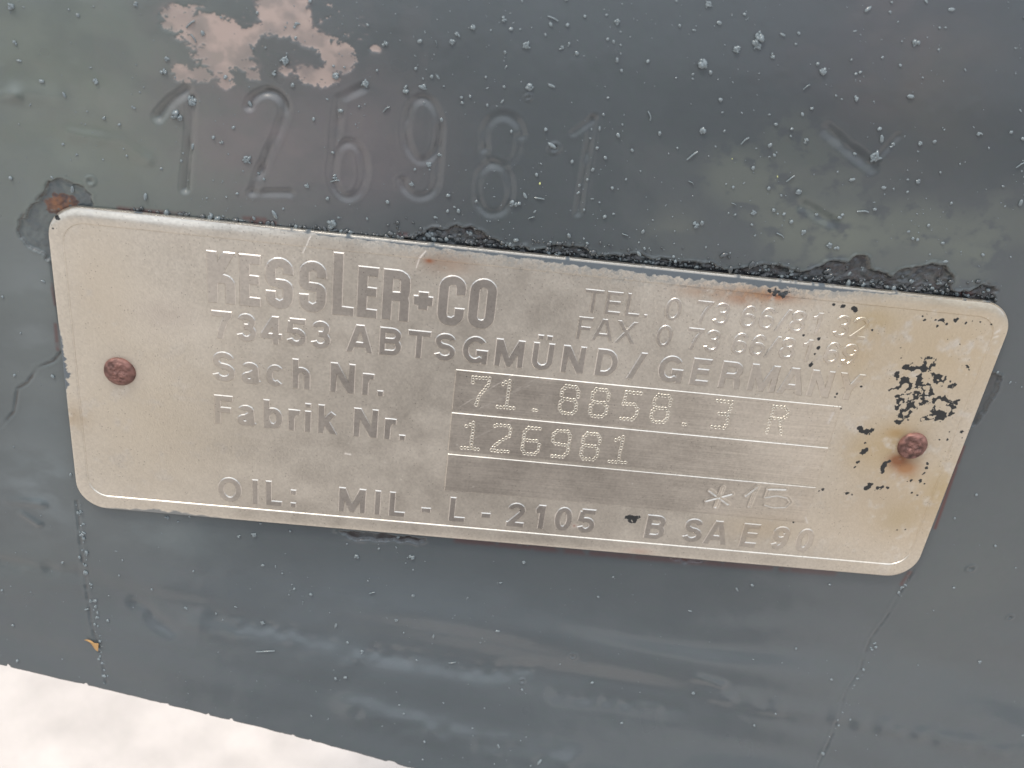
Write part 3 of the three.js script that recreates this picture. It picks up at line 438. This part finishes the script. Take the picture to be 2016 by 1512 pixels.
// ---- lettering: strokes are drawn, traced to outlines and raised from the metal
const CAP = 150, PAD = 30;
function arcP(cx, cy, rx, ry, a0, a1, n = 22) { const o = []; for (let i = 0; i <= n; i++) { const t = (a0 + ((a1 - a0) * i) / n) * Math.PI / 180; o.push([cx + rx * Math.cos(t), cy + ry * Math.sin(t)]); } return o; }
const A = arcP;
const GL = {                                        // (width, half stroke) -> strokes on a cap height of 1
  I: (w, h) => [[[w / 2, 0], [w / 2, 1]]],
  L: (w, h) => [[[h, 0], [h, 1]], [[0, h], [w, h]]],
  E: (w, h) => [[[h, 0], [h, 1]], [[0, 1 - h], [w, 1 - h]], [[0, 0.52], [w * 0.94, 0.52]], [[0, h], [w, h]]],
  F: (w, h) => [[[h, 0], [h, 1]], [[0, 1 - h], [w, 1 - h]], [[0, 0.5], [w * 0.9, 0.5]]],
  T: (w, h) => [[[w / 2, 0], [w / 2, 1]], [[0, 1 - h], [w, 1 - h]]],
  M: (w, h) => [[[h, 0], [h, 1]], [[w - h, 0], [w - h, 1]], [[h * 1.0, 1.05], [w / 2, 0.02 + h * 0.6], [w - h * 1.0, 1.05]]],
  N: (w, h) => [[[h, 0], [h, 1]], [[w - h, 0], [w - h, 1]], [[h * 1.1, 1], [w - h * 1.1, 0]]],
  A: (w, h) => [[[h * 0.9, -0.05], [w / 2 - 0.03, 1]], [[w - h * 0.9, -0.05], [w / 2 + 0.03, 1]], [[0.2 * w, 0.28], [0.8 * w, 0.28]]],
  B: (w, h) => [[[h, 0], [h, 1]], [[h, 1 - h], [w * 0.55, 1 - h], ...A(w * 0.55, (1 - h + 0.53) / 2, w * 0.42 - h, (1 - h - 0.53) / 2, 90, -90), [h, 0.53]], [[h, 0.53], [w * 0.58, 0.53], ...A(w * 0.58, (0.53 + h) / 2, w * 0.42 - h, (0.53 - h) / 2, 90, -90), [h, h]]],
  S: (w, h) => [[...A(w / 2, (1 - h + 0.52) / 2, w / 2 - h - 0.02, (1 - h - 0.52) / 2, 12, 250), ...A(w / 2, (0.52 + h) / 2, w / 2 - h, (0.52 - h) / 2, 70, -168)]],
  G: (w, h) => [[...A(w / 2, 0.5, w / 2 - h, 0.5 - h, 38, 318)], [[w * 0.53, 0.42], [w - h * 0.9, 0.42], [w - h * 0.9, 0]]],
  C: (w, h) => [[...A(w / 2, 0.5, w / 2 - h, 0.5 - h, 42, 318)]],
  O: (w, h) => [[...A(w / 2, 0.5, w / 2 - h, 0.5 - h, 0, 360, 40)]],
  D: (w, h) => [[[h, 0], [h, 1]], [[h, 1 - h], [w * 0.42, 1 - h], ...A(w * 0.42, 0.5, w * 0.58 - h, 0.5 - h, 90, -90), [h, h]]],
  U: (w, h) => [[[h, 1], [h, 0.36], ...A(w / 2, 0.36, w / 2 - h, 0.36 - h, 180, 360), [w - h, 1]]],
  'Ü': (w, h) => [...GL.U(w, h), [[w * 0.3, 1.1], [w * 0.3, 1.1 + 1.7 * h]], [[w * 0.7, 1.1], [w * 0.7, 1.1 + 1.7 * h]]],
  R: (w, h) => [[[h, 0], [h, 1]], [[h, 1 - h], [w * 0.56, 1 - h], ...A(w * 0.56, (1 - h + 0.47) / 2, w * 0.43 - h, (1 - h - 0.47) / 2, 90, -90), [h, 0.47]], [[w * 0.5, 0.47], ...A(w * 0.62, 0.3, w * 0.33 - h, 0.17, 80, 0, 8), [w - h * 0.9, 0]]],
  Y: (w, h) => [[[w / 2, 0], [w / 2, 0.42]], [[h * 0.9, 1.03], [w / 2, 0.38], [w - h * 0.9, 1.03]]],
  X: (w, h) => [[[h * 1.1, -0.04], [w - h * 1.1, 1.04]], [[h * 1.1, 1.04], [w - h * 1.1, -0.04]]],
  K: (w, h) => [[[h, 0], [h, 1]], [[h, 0.34], [w - h, 1.04]], [[w * 0.36, 0.58], [w - h, -0.04]]],
  '/': (w, h) => [[[h * 0.6, -0.05], [w - h * 0.6, 1.05]]],
  '-': (w, h) => [[[0, 0.37], [w, 0.37]]],
  '.': (w, h) => [[[w / 2, 0], [w / 2, h * 2.1]]],
  ':': (w, h) => [[[w / 2, 0], [w / 2, h * 2]], [[w / 2, 0.52], [w / 2, 0.52 + h * 2]]],
  '+': (w, h) => [[[0, 0.45], [w, 0.45]], [[w / 2, 0.27], [w / 2, 0.63]]],
  0: (w, h) => [[...A(w / 2, 0.5, w / 2 - h, 0.5 - h, 0, 360, 40)]],
  1: (w, h) => [[[w - h, 0], [w - h, 1]], [[0, 0.74], [w * 0.35, 0.76], [w - 2 * h, 0.86], [w - h * 1.4, 1]]],
  2: (w, h) => [[...A(w / 2, 0.72 - h * 0.3, w / 2 - h, 0.28 - h * 0.7, 172, -32), [h * 1.2, h * 1.2]], [[0, h], [w, h]]],
  3: (w, h) => [[...A(w / 2, (1 - h + 0.53) / 2, w / 2 - h - 0.03, (1 - h - 0.53) / 2, 168, -90), [w * 0.38, 0.53]], [[w * 0.4, 0.53], ...A(w / 2, (0.53 + h) / 2, w / 2 - h, (0.53 - h) / 2, 90, -168)]],
  4: (w, h) => [[[w * 0.7, 0], [w * 0.7, 1]], [[w * 0.68, 1], [h * 0.8, 0.29]], [[0, 0.29], [w, 0.29]]],
  5: (w, h) => [[[w * 0.16, 1 - h], [w * 0.95, 1 - h]], [[w * 0.24, 1 - h], [w * 0.15, 0.46]], [...A(w / 2, 0.33, w / 2 - h, 0.33 - h, 142, -165)]],
  6: (w, h) => [[...A(w / 2, 0.325, w / 2 - h, 0.325 - h, 0, 360, 36)], [...A(w / 2 + 0.01, 0.5, w / 2 - h, 0.5 - h, 35, 215)]],
  7: (w, h) => [[[0, 1 - h], [w, 1 - h]], [[w - h * 0.8, 1 - h], [w * 0.62, 0.6], [w * 0.46, 0.3], [w * 0.38, -0.02]]],
  8: (w, h) => [[...A(w / 2, (1 - h + 0.53) / 2, w / 2 - h - 0.03, (1 - h - 0.53) / 2, 0, 360, 34)], [...A(w / 2, (0.53 + h) / 2, w / 2 - h, (0.53 - h) / 2, 0, 360, 34)]],
  9: (w, h) => GL[6](w, h).map((p) => p.map(([x, y]) => [w - x, 1 - y])),
  a: (w, h) => [[...A(w * 0.47, 0.54, w * 0.42 - h, 0.2 - h, 165, 0), [w - h * 1.3, 0.1], [w - h * 0.6, h * 0.4]], [...A(w * 0.42, 0.21, w * 0.42 - h, 0.21 - h, 0, 360, 30)], [[w * 0.45, 0.42 - h], [w - h * 1.3, 0.46]]],
  c: (w, h) => [[...A(w / 2, 0.37, w / 2 - h, 0.37 - h, 45, 315)]],
  h: (w, h) => [[[h, 0], [h, 1]], [...A(w / 2, 0.74 - h - 0.2, w / 2 - h, 0.2, 180, 0), [w - h, 0]]],
  r: (w, h) => [[[h, 0], [h, 0.74]], [[h, 0.44], [h * 1.6, 0.62], [w * 0.62, 0.74 - h * 0.9], [w, 0.74 - h]]],
  b: (w, h) => [[[h, 0], [h, 1]], [...A(w / 2, 0.37, w / 2 - h, 0.37 - h, 0, 360, 34)]],
  i: (w, h) => [[[w / 2, 0], [w / 2, 0.74]], [[w / 2, 0.84], [w / 2, 1]]],
  k: (w, h) => [[[h, 0], [h, 1]], [[h, 0.26], [w - h * 1.2, 0.74]], [[w * 0.4, 0.45], [w - h * 0.9, -0.03]]],
};
const LOGO = {                                      // the maker's condensed capitals with squared bowls
  K: (w, h) => [[[h, 0], [h, 1]], [[w - h * 0.9, 1.04], [w * 0.42, 0.62], [w * 0.3, 0.5]], [[h, 0.48], [w - 2.2 * h, 0.48], ...A(w - 2.2 * h, 0.48 - 1.2 * h, 1.2 * h, 1.2 * h, 90, 0, 8), [w - h, 0]], [[w * 0.2, 0.58], [w * 0.5, 0.58]]],
  E: GL.E,
  S: (w, h) => { const r = w / 2 - h; return [[[w - h, 0.68], [w - h, 1 - h - r], ...A(w / 2, 1 - h - r, r, r, 0, 180), [h, 0.63], ...A(h + 0.1, 0.6, 0.1, 0.1, 180, 270, 6), [w - h - 0.1, 0.5], ...A(w - h - 0.1, 0.4, 0.1, 0.1, 90, 0, 6), [w - h, h + r], ...A(w / 2, h + r, r, r, 0, -180), [h, 0.36]]]; },
  R: (w, h) => [[[h, 0], [h, 1]], [[h, 1 - h], [w - h - 0.14, 1 - h], ...A(w - h - 0.14, 1 - h - 0.14, 0.14, 0.14, 90, 0, 8), [w - h, 0.6], ...A(w - h - 0.1, 0.58, 0.1, 0.1, 0, -90, 6), [h, 0.48]], [[w - h - 0.09, 0.48], ...A(w - h - 0.09, 0.39, 0.09, 0.09, 90, 0, 6), [w - h, 0]]],
  C: (w, h) => { const r = w / 2 - h; return [[[w - h, 0.62], [w - h, 1 - h - r], ...A(w / 2, 1 - h - r, r, r, 0, 180), [h, h + r], ...A(w / 2, h + r, r, r, 180, 360), [w - h, 0.38]]]; },
  O: (w, h) => { const r = w / 2 - h; return [[[w - h, 0.5], [w - h, 1 - h - r], ...A(w / 2, 1 - h - r, r, r, 0, 180), [h, h + r], ...A(w / 2, h + r, r, r, 180, 360), [w - h, 0.52]]]; },
  L: (w, h) => [[[h, 0], [h, 1.21]], [[0, h], [w, h]]],
  '+': GL['+'],
};
function trace(strokes, w, half, top) {              // -> shapes with holes, in cap heights
  const W = Math.ceil(w * CAP) + 2 * PAD, Hh = Math.ceil(top * CAP) + 2 * PAD, cv = document.createElement('canvas'); cv.width = W; cv.height = Hh;
  const c = cv.getContext('2d'); c.fillStyle = '#000'; c.fillRect(0, 0, W, Hh);
  c.save(); c.beginPath(); c.rect(PAD - 6, PAD, W - 2 * PAD + 12, Hh - 2 * PAD); c.clip();
  c.strokeStyle = '#fff'; c.lineWidth = 2 * half * CAP; c.lineJoin = 'miter'; c.miterLimit = 3; c.lineCap = 'butt';
  for (const p of strokes) {
    c.beginPath(); p.forEach(([x, y], i) => { const X = PAD + x * CAP, Y = Hh - PAD - y * CAP; if (i) c.lineTo(X, Y); else c.moveTo(X, Y); });
    const f = p[0], l = p[p.length - 1]; if (p.length > 12 && Math.hypot(f[0] - l[0], f[1] - l[1]) < 0.03) c.closePath(); c.stroke();
  }
  c.restore();
  const d = c.getImageData(0, 0, W, Hh).data, raw = new Float32Array(W * Hh), val = new Float32Array(W * Hh); for (let i = 0; i < W * Hh; i++) raw[i] = d[4 * i] / 255;
  for (let y = 2; y < Hh - 2; y++) for (let x = 2; x < W - 2; x++) { let s = 0; for (let a = -1; a < 2; a++) for (let b = -1; b < 2; b++) s += raw[(y + a) * W + x + b]; val[y * W + x] = s / 9; }   // etching rounds the corners
  const next = new Map(), at = new Map(), key = (x, y, e) => (y * W + x) * 2 + e;
  const cut = (x, y, e) => { const a = val[y * W + x], b = e ? val[(y + 1) * W + x] : val[y * W + x + 1], t = (0.5 - a) / (b - a); const k = key(x, y, e); at.set(k, e ? [x, y + t] : [x + t, y]); return k; };
  for (let y = 0; y + 1 < Hh; y++) for (let x = 0; x + 1 < W; x++) {
    const a = val[y * W + x] > 0.5, b = val[y * W + x + 1] > 0.5, e = val[(y + 1) * W + x + 1] > 0.5, f = val[(y + 1) * W + x] > 0.5, q = a + 2 * b + 4 * e + 8 * f; if (!q || q === 15) continue;
    const T = () => cut(x, y, 0), Rr = () => cut(x + 1, y, 1), Bb = () => cut(x, y + 1, 0), Ll = () => cut(x, y, 1), go = (s, t) => next.set(s, t);
    if (q === 1) go(Ll(), T()); else if (q === 2) go(T(), Rr()); else if (q === 4) go(Rr(), Bb()); else if (q === 8) go(Bb(), Ll());
    else if (q === 14) go(T(), Ll()); else if (q === 13) go(Rr(), T()); else if (q === 11) go(Bb(), Rr()); else if (q === 7) go(Ll(), Bb());
    else if (q === 3) go(Ll(), Rr()); else if (q === 6) go(T(), Bb()); else if (q === 12) go(Rr(), Ll()); else if (q === 9) go(Bb(), T());
    else if (q === 5) { go(Ll(), T()); go(Rr(), Bb()); } else { go(T(), Rr()); go(Bb(), Ll()); }
  }
  const loops = [];
  while (next.size) { const s = next.keys().next().value; let k = s; const l = []; do { l.push(at.get(k)); const n = next.get(k); next.delete(k); k = n; } while (k !== undefined && k !== s && next.has(k)); if (l.length > 8) loops.push(l); }
  const dp = (p, a, b, keep) => { let m = 0, mi = -1; for (let i = a + 1; i < b; i++) { const q = segDist(p[i][0], p[i][1], p[a], p[b]); if (q > m) { m = q; mi = i; } } if (m > 0.8) { keep[mi] = 1; dp(p, a, mi, keep); dp(p, mi, b, keep); } };
  const simple = loops.map((l) => { let far = 0, fd = 0; l.forEach((q, i) => { const e = Math.hypot(q[0] - l[0][0], q[1] - l[0][1]); if (e > fd) { fd = e; far = i; } }); const p = [...l, l[0]], keep = new Uint8Array(p.length); keep[0] = keep[far] = 1; dp(p, 0, far, keep); dp(p, far, p.length - 1, keep); let c = p.filter((q, i) => keep[i] && i < p.length - 1);
    for (let pass = 0; pass < 4; pass++) for (let i = 0; i < c.length && c.length > 5; i++) {           // a clipped corner becomes one sharp corner again
      const n = c.length, a = c[(i + n - 1) % n], b = c[i], d = c[(i + 1) % n], e = c[(i + 2) % n]; if (Math.hypot(d[0] - b[0], d[1] - b[1]) > 6) continue;
      const x1 = b[0] - a[0], y1 = b[1] - a[1], x2 = e[0] - d[0], y2 = e[1] - d[1], den = x1 * y2 - y1 * x2; let m = [(b[0] + d[0]) / 2, (b[1] + d[1]) / 2];
      if (Math.abs(den) > 1e-6) { const t = ((d[0] - b[0]) * y2 - (d[1] - b[1]) * x2) / den, q = [b[0] + t * x1, b[1] + t * y1]; if (Math.hypot(q[0] - m[0], q[1] - m[1]) < 9) m = q; }
      c[i] = m; c.splice((i + 1) % n, 1); if (i + 1 >= n) i--;
    }
    return c.map(([x, y]) => new THREE.Vector2((x - PAD) / CAP - w / 2, (Hh - PAD - y) / CAP)); });
  const area = (p) => THREE.ShapeUtils.area(p), outs = [], holes = [];
  for (const p of simple) { let n = 0; for (const q of simple) if (q !== p && inPoly(p[0].x, p[0].y, q.map((v) => [v.x, v.y]))) n++; (n % 2 ? holes : outs).push(p); }
  return outs.map((o) => { const s = new THREE.Shape(area(o) < 0 ? o.reverse() : o); for (const hl of holes) if (inPoly(hl[0].x, hl[0].y, o.map((v) => [v.x, v.y]))) s.holes.push(new THREE.Path(area(hl) > 0 ? hl.reverse() : hl)); return s; });
}
const WID = { I: 0.24, L: 0.56, E: 0.6, F: 0.56, T: 0.72, M: 0.92, N: 0.74, A: 0.84, B: 0.70, S: 0.68, G: 0.80, C: 0.76, O: 0.80, D: 0.70, U: 0.68, 'Ü': 0.68, R: 0.70, Y: 0.82, X: 0.84, K: 0.72, '/': 0.5, '-': 0.34, '.': 0.22, ':': 0.22, '+': 0.42, a: 0.58, c: 0.56, h: 0.54, r: 0.36, b: 0.58, i: 0.22, k: 0.58, 0: 0.62, 1: 0.34, 2: 0.62, 3: 0.62, 4: 0.66, 5: 0.62, 6: 0.62, 7: 0.62, 8: 0.62, 9: 0.62 };
const CACHE = new Map();
function glyph(ch, cap, half, set, wide) {
  const key = [ch, cap, half, wide, set === LOGO].join();
  if (!CACHE.has(key)) {
    const w = set === LOGO ? (ch === '+' ? 0.36 : ch === 'E' ? 0.38 : ch === 'L' ? 0.4 : 0.5) : WID[ch] * wide;
    const shapes = trace((set[ch] ?? GL[ch])(w, half), w, half, ch === 'Ü' ? 1.45 : ch === 'L' && set === LOGO ? 1.21 : 1);
    CACHE.set(key, shapes.map((s) => { const big = (p) => p.map((v) => new THREE.Vector2(v.x * cap, v.y * cap)); const o = new THREE.Shape(big(s.getPoints())); o.holes = s.holes.map((h) => new THREE.Path(big(h.getPoints()))); return o; }));
  }
  return CACHE.get(key);
}
function textLine(label, spec, base, cap, half, set = GL, wide = 1) {
  const line = new THREE.Group(); line.name = numbered('text_line'); line.userData.label = label; plate.add(line);
  for (const t of spec.split(' ')) {
    const ch = t[0], u = parseFloat(t.slice(1)), g = raised(glyph(ch, cap, half, set, wide), UP, Math.min(0.15, half * cap * 0.32)); g.translate(u, base, 0);
    part(/[0-9]/.test(ch) ? 'digit' : /\p{L}/u.test(ch) ? 'letter' : 'punctuation_mark', toM(g), brushedMat, line);
  }
}
textLine('maker name line in tall condensed capitals', 'K-49.46 E-45.05 S-40.52 S-35.39 L-30.61 E-26.86 R-22.42 +-18.17 C-13.73 O-8.90', 14.1, 8.75, 0.095, LOGO);
textLine('address line in bold capitals under the maker name', '7-49.55 3-45.70 4-41.76 5-37.83 3-33.98 A-27.75 B-22.85 T-18.31 S-14.11 G-9.25 M-3.67 Ü1.70 N6.72 D12.20 /17.15 G22.74 E27.67 R32.79 M38.19 A43.09 N47.80 Y52.70', 7.85, 5.0, 0.105, GL, 1.04);
textLine('telephone line in thin capitals', 'T8.33 E11.60 L14.75 .16.96 021.15 726.01 328.88 633.30 636.30 /38.85 841.25 144.27 348.50 251.35', 18.95, 3.95, 0.075, GL, 1.06);
textLine('fax line in thin capitals', 'F7.70 A10.75 X14.40 020.59 725.52 328.42 632.96 635.95 /38.29 840.81 143.90 648.20 951.09', 14.15, 3.95, 0.075, GL, 1.06);
textLine('line reading Sach Nr.', 'S-49.43 a-45.07 c-41.13 h-36.93 N-30.24 r-26.06 .-24.0', 0.1, 5.55, 0.10);
textLine('line reading Fabrik Nr.', 'F-49.59 a-45.84 b-41.49 r-37.99 i-35.72 k-32.45 N-26.11 r-22.00 .-19.9', -8.05, 5.6, 0.10);
textLine('oil line in wide bold capitals along the lower border', 'O-48.91 I-44.55 L-41.31 :-37.96 M-27.75 I-23.33 L-19.89 --14.81 L-9.33 --4.24 21.03 15.28 09.48 513.60 B26.03 S32.82 A37.19 E43.17 948.76 053.27', -23.85, 5.2, 0.105);

// ---- numbers pecked in with a dot marker: every dot is a small crater with a burr round it
const dotGeo = new THREE.TorusGeometry(0.28, 0.085, 6, 10);
const DOT = { 7: [[[0, 0.8], [0, 1], [1, 1], [0.95, 0.75], [0.45, 0.3], [0.35, 0]]], 1: [[[0.15, 0.85], [0.55, 1], [0.55, 0]], [[0, 0], [1, 0]]], '.': [[[0.45, 0], [0.6, 0]]], 8: [[[0.2, 1], [0.8, 1], [1, 0.85], [1, 0.65], [0.8, 0.52], [0.2, 0.52], [0, 0.65], [0, 0.85], [0.2, 1]], [[0.2, 0.52], [0, 0.38], [0, 0.15], [0.2, 0], [0.8, 0], [1, 0.15], [1, 0.38], [0.8, 0.52]]], 5: [[[1, 1], [0.1, 1], [0.05, 0.55], [0.7, 0.58], [0.98, 0.4], [0.95, 0.15], [0.75, 0], [0.05, 0]]], 3: [[[0.05, 1], [1, 1], [1, 0.85], [0.95, 0.55], [0.35, 0.53]], [[0.95, 0.53], [1, 0.2], [0.85, 0], [0.1, 0.02]]], R: [[[0, 0], [0, 1], [0.7, 1], [0.95, 0.85], [0.95, 0.68], [0.7, 0.55], [0, 0.55]], [[0.6, 0.5], [0.9, 0]]], 2: [[[0, 0.95], [0.15, 1], [0.85, 1], [1, 0.85], [0.95, 0.62], [0.6, 0.45], [0.15, 0.2], [0, 0], [1, 0]]], 6: [[[0.9, 1], [0.25, 1], [0, 0.82], [0, 0.15], [0.2, 0], [0.8, 0], [1, 0.15], [1, 0.4], [0.8, 0.52], [0.05, 0.52]]], 9: [[[0.1, 0], [0.75, 0], [1, 0.18], [1, 0.85], [0.8, 1], [0.2, 1], [0, 0.85], [0, 0.6], [0.2, 0.48], [0.95, 0.48]]] };
function pecked(label, spec, base, height, width) {
  const line = new THREE.Group(); line.name = numbered('pecked_number'); line.userData.label = label; plate.add(line);
  for (const t of spec.split(' ')) {
    const ch = t[0], u = parseFloat(t.slice(1)), gs = [];
    for (const p of DOT[ch]) for (let i = 0; i + 1 < p.length; i++) {
      const a = [u + (p[i][0] - 0.5) * width, base + p[i][1] * height], b = [u + (p[i + 1][0] - 0.5) * width, base + p[i + 1][1] * height], n = Math.max(1, Math.round(Math.hypot(b[0] - a[0], b[1] - a[1]) / 0.58));
      for (let k = i && p.length > 2 ? 1 : 0; k <= n; k++) { const g = dotGeo.clone(), q = k / n; g.scale(rr(0.85, 1.1), rr(0.85, 1.1), 1.35); g.translate(lerp(a[0], b[0], q) + rr(-0.05, 0.05), lerp(a[1], b[1], q) + rr(-0.05, 0.05), UP + 0.012); gs.push(g); }
    }
    part(/[0-9]/.test(ch) ? 'digit' : ch === '.' ? 'punctuation_mark' : 'letter', toM(mergeGeometries(gs)), peckMat, line);
  }
}
pecked('dotted number 71.8858.3 R in the upper field', '7-7.76 1-3.24 .1.61 87.04 812.10 517.31 822.46 .26.89 332.68 R42.46', 0.35, 5.1, 2.7);
pecked('dotted number 126981 in the middle field', '1-8.36 2-3.28 61.82 96.81 811.91 116.98', -8.25, 5.1, 2.8);

// ---- lowest field, with marks struck by hand punches
{
  const u0 = -12.05, u1 = 52.3, v0 = -17.4, v1 = -9.75, st = 0.085, nx = Math.round((u1 - u0) / st) + 1, ny = Math.round((v1 - v0) / st) + 1;
  const o = onPlate(1415, 978), q = (l) => Q(l), marks = [];
  for (const a of [90, 30, 150]) { const c = Math.cos((a - 4) * Math.PI / 180) * (a === 90 ? 2.4 : 2.3), s = Math.sin((a - 4) * Math.PI / 180) * (a === 90 ? 2.1 : 2.2); marks.push([[[o[0] - c, o[1] - s], [o[0] + c, o[1] + s]], 0.25, 0.2]); }
  marks.push([q([1492, 956, 1482, 975, 1474, 996]), 0.2, 0.1], [q([1490, 957, 1468, 974]), 0.26, 0.2], [q([1512, 961, 1546, 962]), 0.28, 0.2], [q([1512, 963, 1506, 978, 1530, 974, 1550, 979, 1556, 988, 1546, 997, 1524, 998, 1506, 993]), 0.18, 0.07]);
  const pos = [], idx = [];
  for (let j = 0; j < ny; j++) for (let i = 0; i < nx; i++) {
    const u = lerp(u0, u1, i / (nx - 1)), v = lerp(v0, v1, j / (ny - 1)); let z = UP; const e = Math.min(u - u0, u1 - u, v - v0, v1 - v);
    for (const [p, r, d] of marks) { let m = 1e9; for (let k = 0; k + 1 < p.length; k++) m = Math.min(m, segDist(u, v, p[k], p[k + 1])); if (m < 1.5) z += -Math.min(d, UP * 0.9) * clamp(1.15 - m / r) + 0.03 * Math.exp(-(((m - r * 1.4) / 0.16) ** 2)); }
    pos.push(u, v, e < st * 0.6 ? -0.05 : z);
  }
  for (let j = 0; j + 1 < ny; j++) for (let i = 0; i + 1 < nx; i++) { const a = j * nx + i; idx.push(a, a + 1, a + nx + 1, a, a + nx + 1, a + nx); }
  const g = new THREE.BufferGeometry(); g.setAttribute('position', new THREE.Float32BufferAttribute(pos, 3)); g.setIndex(idx); g.computeVertexNormals();
  part('data_field', toM(g), fieldMat, plate, 'lowest brushed field with hand struck marks at its end');
}

// ---- rusted rivets
function rivet(px, py, rad, label, sd) {
  const [u, v] = onPlate(px, py), N = 56, M = 30, pos = [], uv = [], col = [], idx = [];
  for (let j = 0; j <= M; j++) for (let i = 0; i <= N; i++) {
    const a = (i / N) * 2 * Math.PI, t = j / M, R = rad * (1 + 0.05 * (vnoise(Math.cos(a) * 1.4 + 5, Math.sin(a) * 1.4, sd) - 0.5)) * t, x = R * Math.cos(a), y = R * Math.sin(a);
    const n = fbm(x * 0.9 + sd, y * 1.3, sd + 3, 4) - 0.5, n2 = fbm(x * 3, y * 3, sd + 9, 2) - 0.5;
    let z = 0.95 * Math.sqrt(Math.max(0, 1 - t ** 3)) + (0.85 * n + 0.25 * n2) * (1 - t ** 6); if (j === M) z = -0.05;
    pos.push(u + x, v + y, z); uv.push(i / N, t); const b = 0.8 + 1.4 * (fbm(x * 1.4, y * 1.4, sd + 21, 3) - 0.4) + 0.8 * n; col.push(0.175 * b, 0.088 * b, 0.072 * b);
  }
  for (let j = 0; j < M; j++) for (let i = 0; i < N; i++) { const a = j * (N + 1) + i; idx.push(a, a + N + 1, a + 1, a + 1, a + N + 1, a + N + 2); }
  const g = new THREE.BufferGeometry(); g.setAttribute('position', new THREE.Float32BufferAttribute(pos, 3)); g.setAttribute('uv', new THREE.Float32BufferAttribute(uv, 2)); g.setAttribute('color', new THREE.Float32BufferAttribute(col, 3)); g.setIndex(idx); g.computeVertexNormals(); g.scale(MM, MM, MM);
  part('rivet', g, new THREE.MeshStandardMaterial({ name: 'rusted steel', vertexColors: true, roughness: 0.5, metalness: 0.35 }), plate, label);
}
rivet(236, 731, 2.55, 'dark rusty rivet head at the blank end of the plate', 1001);
rivet(1796, 877, 2.55, 'reddish rusty rivet head beside the black blotches', 1051);

// ---------------------------------------------------------------- a scrap of dry leaf caught on the seam
{
  const [u, w] = onPaint(186, 1268), s = new THREE.Shape(); s.moveTo(-1.5, 1.2); s.quadraticCurveTo(-0.4, 1.0, 0.2, 0.6); s.lineTo(1.0, 0.7); s.quadraticCurveTo(0.9, -0.2, 0.75, -1.2); s.quadraticCurveTo(0.2, -0.9, -0.1, -0.3); s.quadraticCurveTo(-0.6, 0.5, -1.5, 1.2);
  const g = new THREE.ExtrudeGeometry(s, { depth: 0.08, bevelEnabled: true, bevelThickness: 0.04, bevelSize: 0.05, bevelSegments: 1 }), p = g.attributes.position;
  for (let i = 0; i < p.count; i++) p.setZ(i, p.getZ(i) + 0.25 * Math.sin(p.getX(i) * 2) + 0.2 * p.getY(i)); g.computeVertexNormals(); g.scale(MM, MM, MM);
  const m = new THREE.Mesh(g, new THREE.MeshStandardMaterial({ name: 'dry leaf', color: new THREE.Color().setRGB(0.42, 0.25, 0.10), roughness: 0.8 })); m.name = 'leaf_scrap'; m.castShadow = m.receiveShadow = true;
  settle(m, u, w, 0.2, 0); m.position.y += Y0; scene.add(m); tag(m, 'tiny orange brown scrap of dry leaf caught on the seam below the plate', 'leaf scrap');
}

// ---------------------------------------------------------------- ground
{
  const n = 512, c = new Uint8Array(n * n * 4), a = new Uint8Array(n * n * 4);
  for (let j = 0; j < n; j++) for (let i = 0; i < n; i++) {
    const k = 4 * (j * n + i), x = i / n * 32, y = j / n * 32, t = 0.82 + 0.36 * (fbm(x * 0.6, y * 0.6, 1101, 5)) + 0.10 * (hash(i, j, 1103) - 0.5), d = 1 + 0.5 * (hash(i, j, 1105) - 0.5) + 0.3 * (fbm(x, y, 1107, 4) - 0.5);
    c[k] = s8(0.47 * t); c[k + 1] = s8(0.425 * t); c[k + 2] = s8(0.385 * t); c[k + 3] = 255;
    a[k] = s8(0.10 * d); a[k + 1] = s8(0.088 * d); a[k + 2] = s8(0.084 * d); a[k + 3] = 255;
  }
  const tex = (arr, rep) => { const t = dataTex(arr, n, n, true); t.wrapS = t.wrapT = THREE.RepeatWrapping; t.repeat.set(rep, rep); return t; };
  const ground = new THREE.Mesh(new THREE.PlaneGeometry(160, 160).rotateX(-Math.PI / 2), new THREE.MeshStandardMaterial({ name: 'pale concrete', map: tex(c, 200), roughness: 0.9 }));
  ground.name = 'ground'; ground.userData.kind = 'structure'; ground.receiveShadow = true; scene.add(ground);
  const addedStrip = new THREE.Mesh(new THREE.PlaneGeometry(0.72, 6).rotateX(-Math.PI / 2), new THREE.MeshStandardMaterial({ name: 'added_dark', map: tex(a, 4), roughness: 0.9 }));  // unseen dark strip, added so the raised lettering mirrors something dark
  addedStrip.position.set(0.05, 0.004, 3.6); addedStrip.name = 'added_dark_strip'; addedStrip.userData.kind = 'structure'; addedStrip.receiveShadow = true; scene.add(addedStrip);
  const added_far_sheet = new THREE.Mesh(new THREE.PlaneGeometry(120, 30).rotateX(-Math.PI / 2), new THREE.MeshStandardMaterial({ name: 'road asphalt', map: tex(a, 60), roughness: 0.9 }));  // unseen dark sheet farther out, added to dim reflections in the upper paint
  added_far_sheet.position.set(0, 0.008, 18.2); added_far_sheet.name = 'added_far_sheet'; added_far_sheet.userData.kind = 'structure'; added_far_sheet.receiveShadow = true; scene.add(added_far_sheet);
}

// ---------------------------------------------------------------- draw
const renderer = new THREE.WebGLRenderer({ antialias: true });
renderer.setSize(1024, 768); renderer.toneMapping = THREE.LinearToneMapping; renderer.toneMappingExposure = EXPOSURE;
renderer.shadowMap.enabled = true; renderer.shadowMap.type = THREE.PCFSoftShadowMap;
renderer.render(scene, camera);
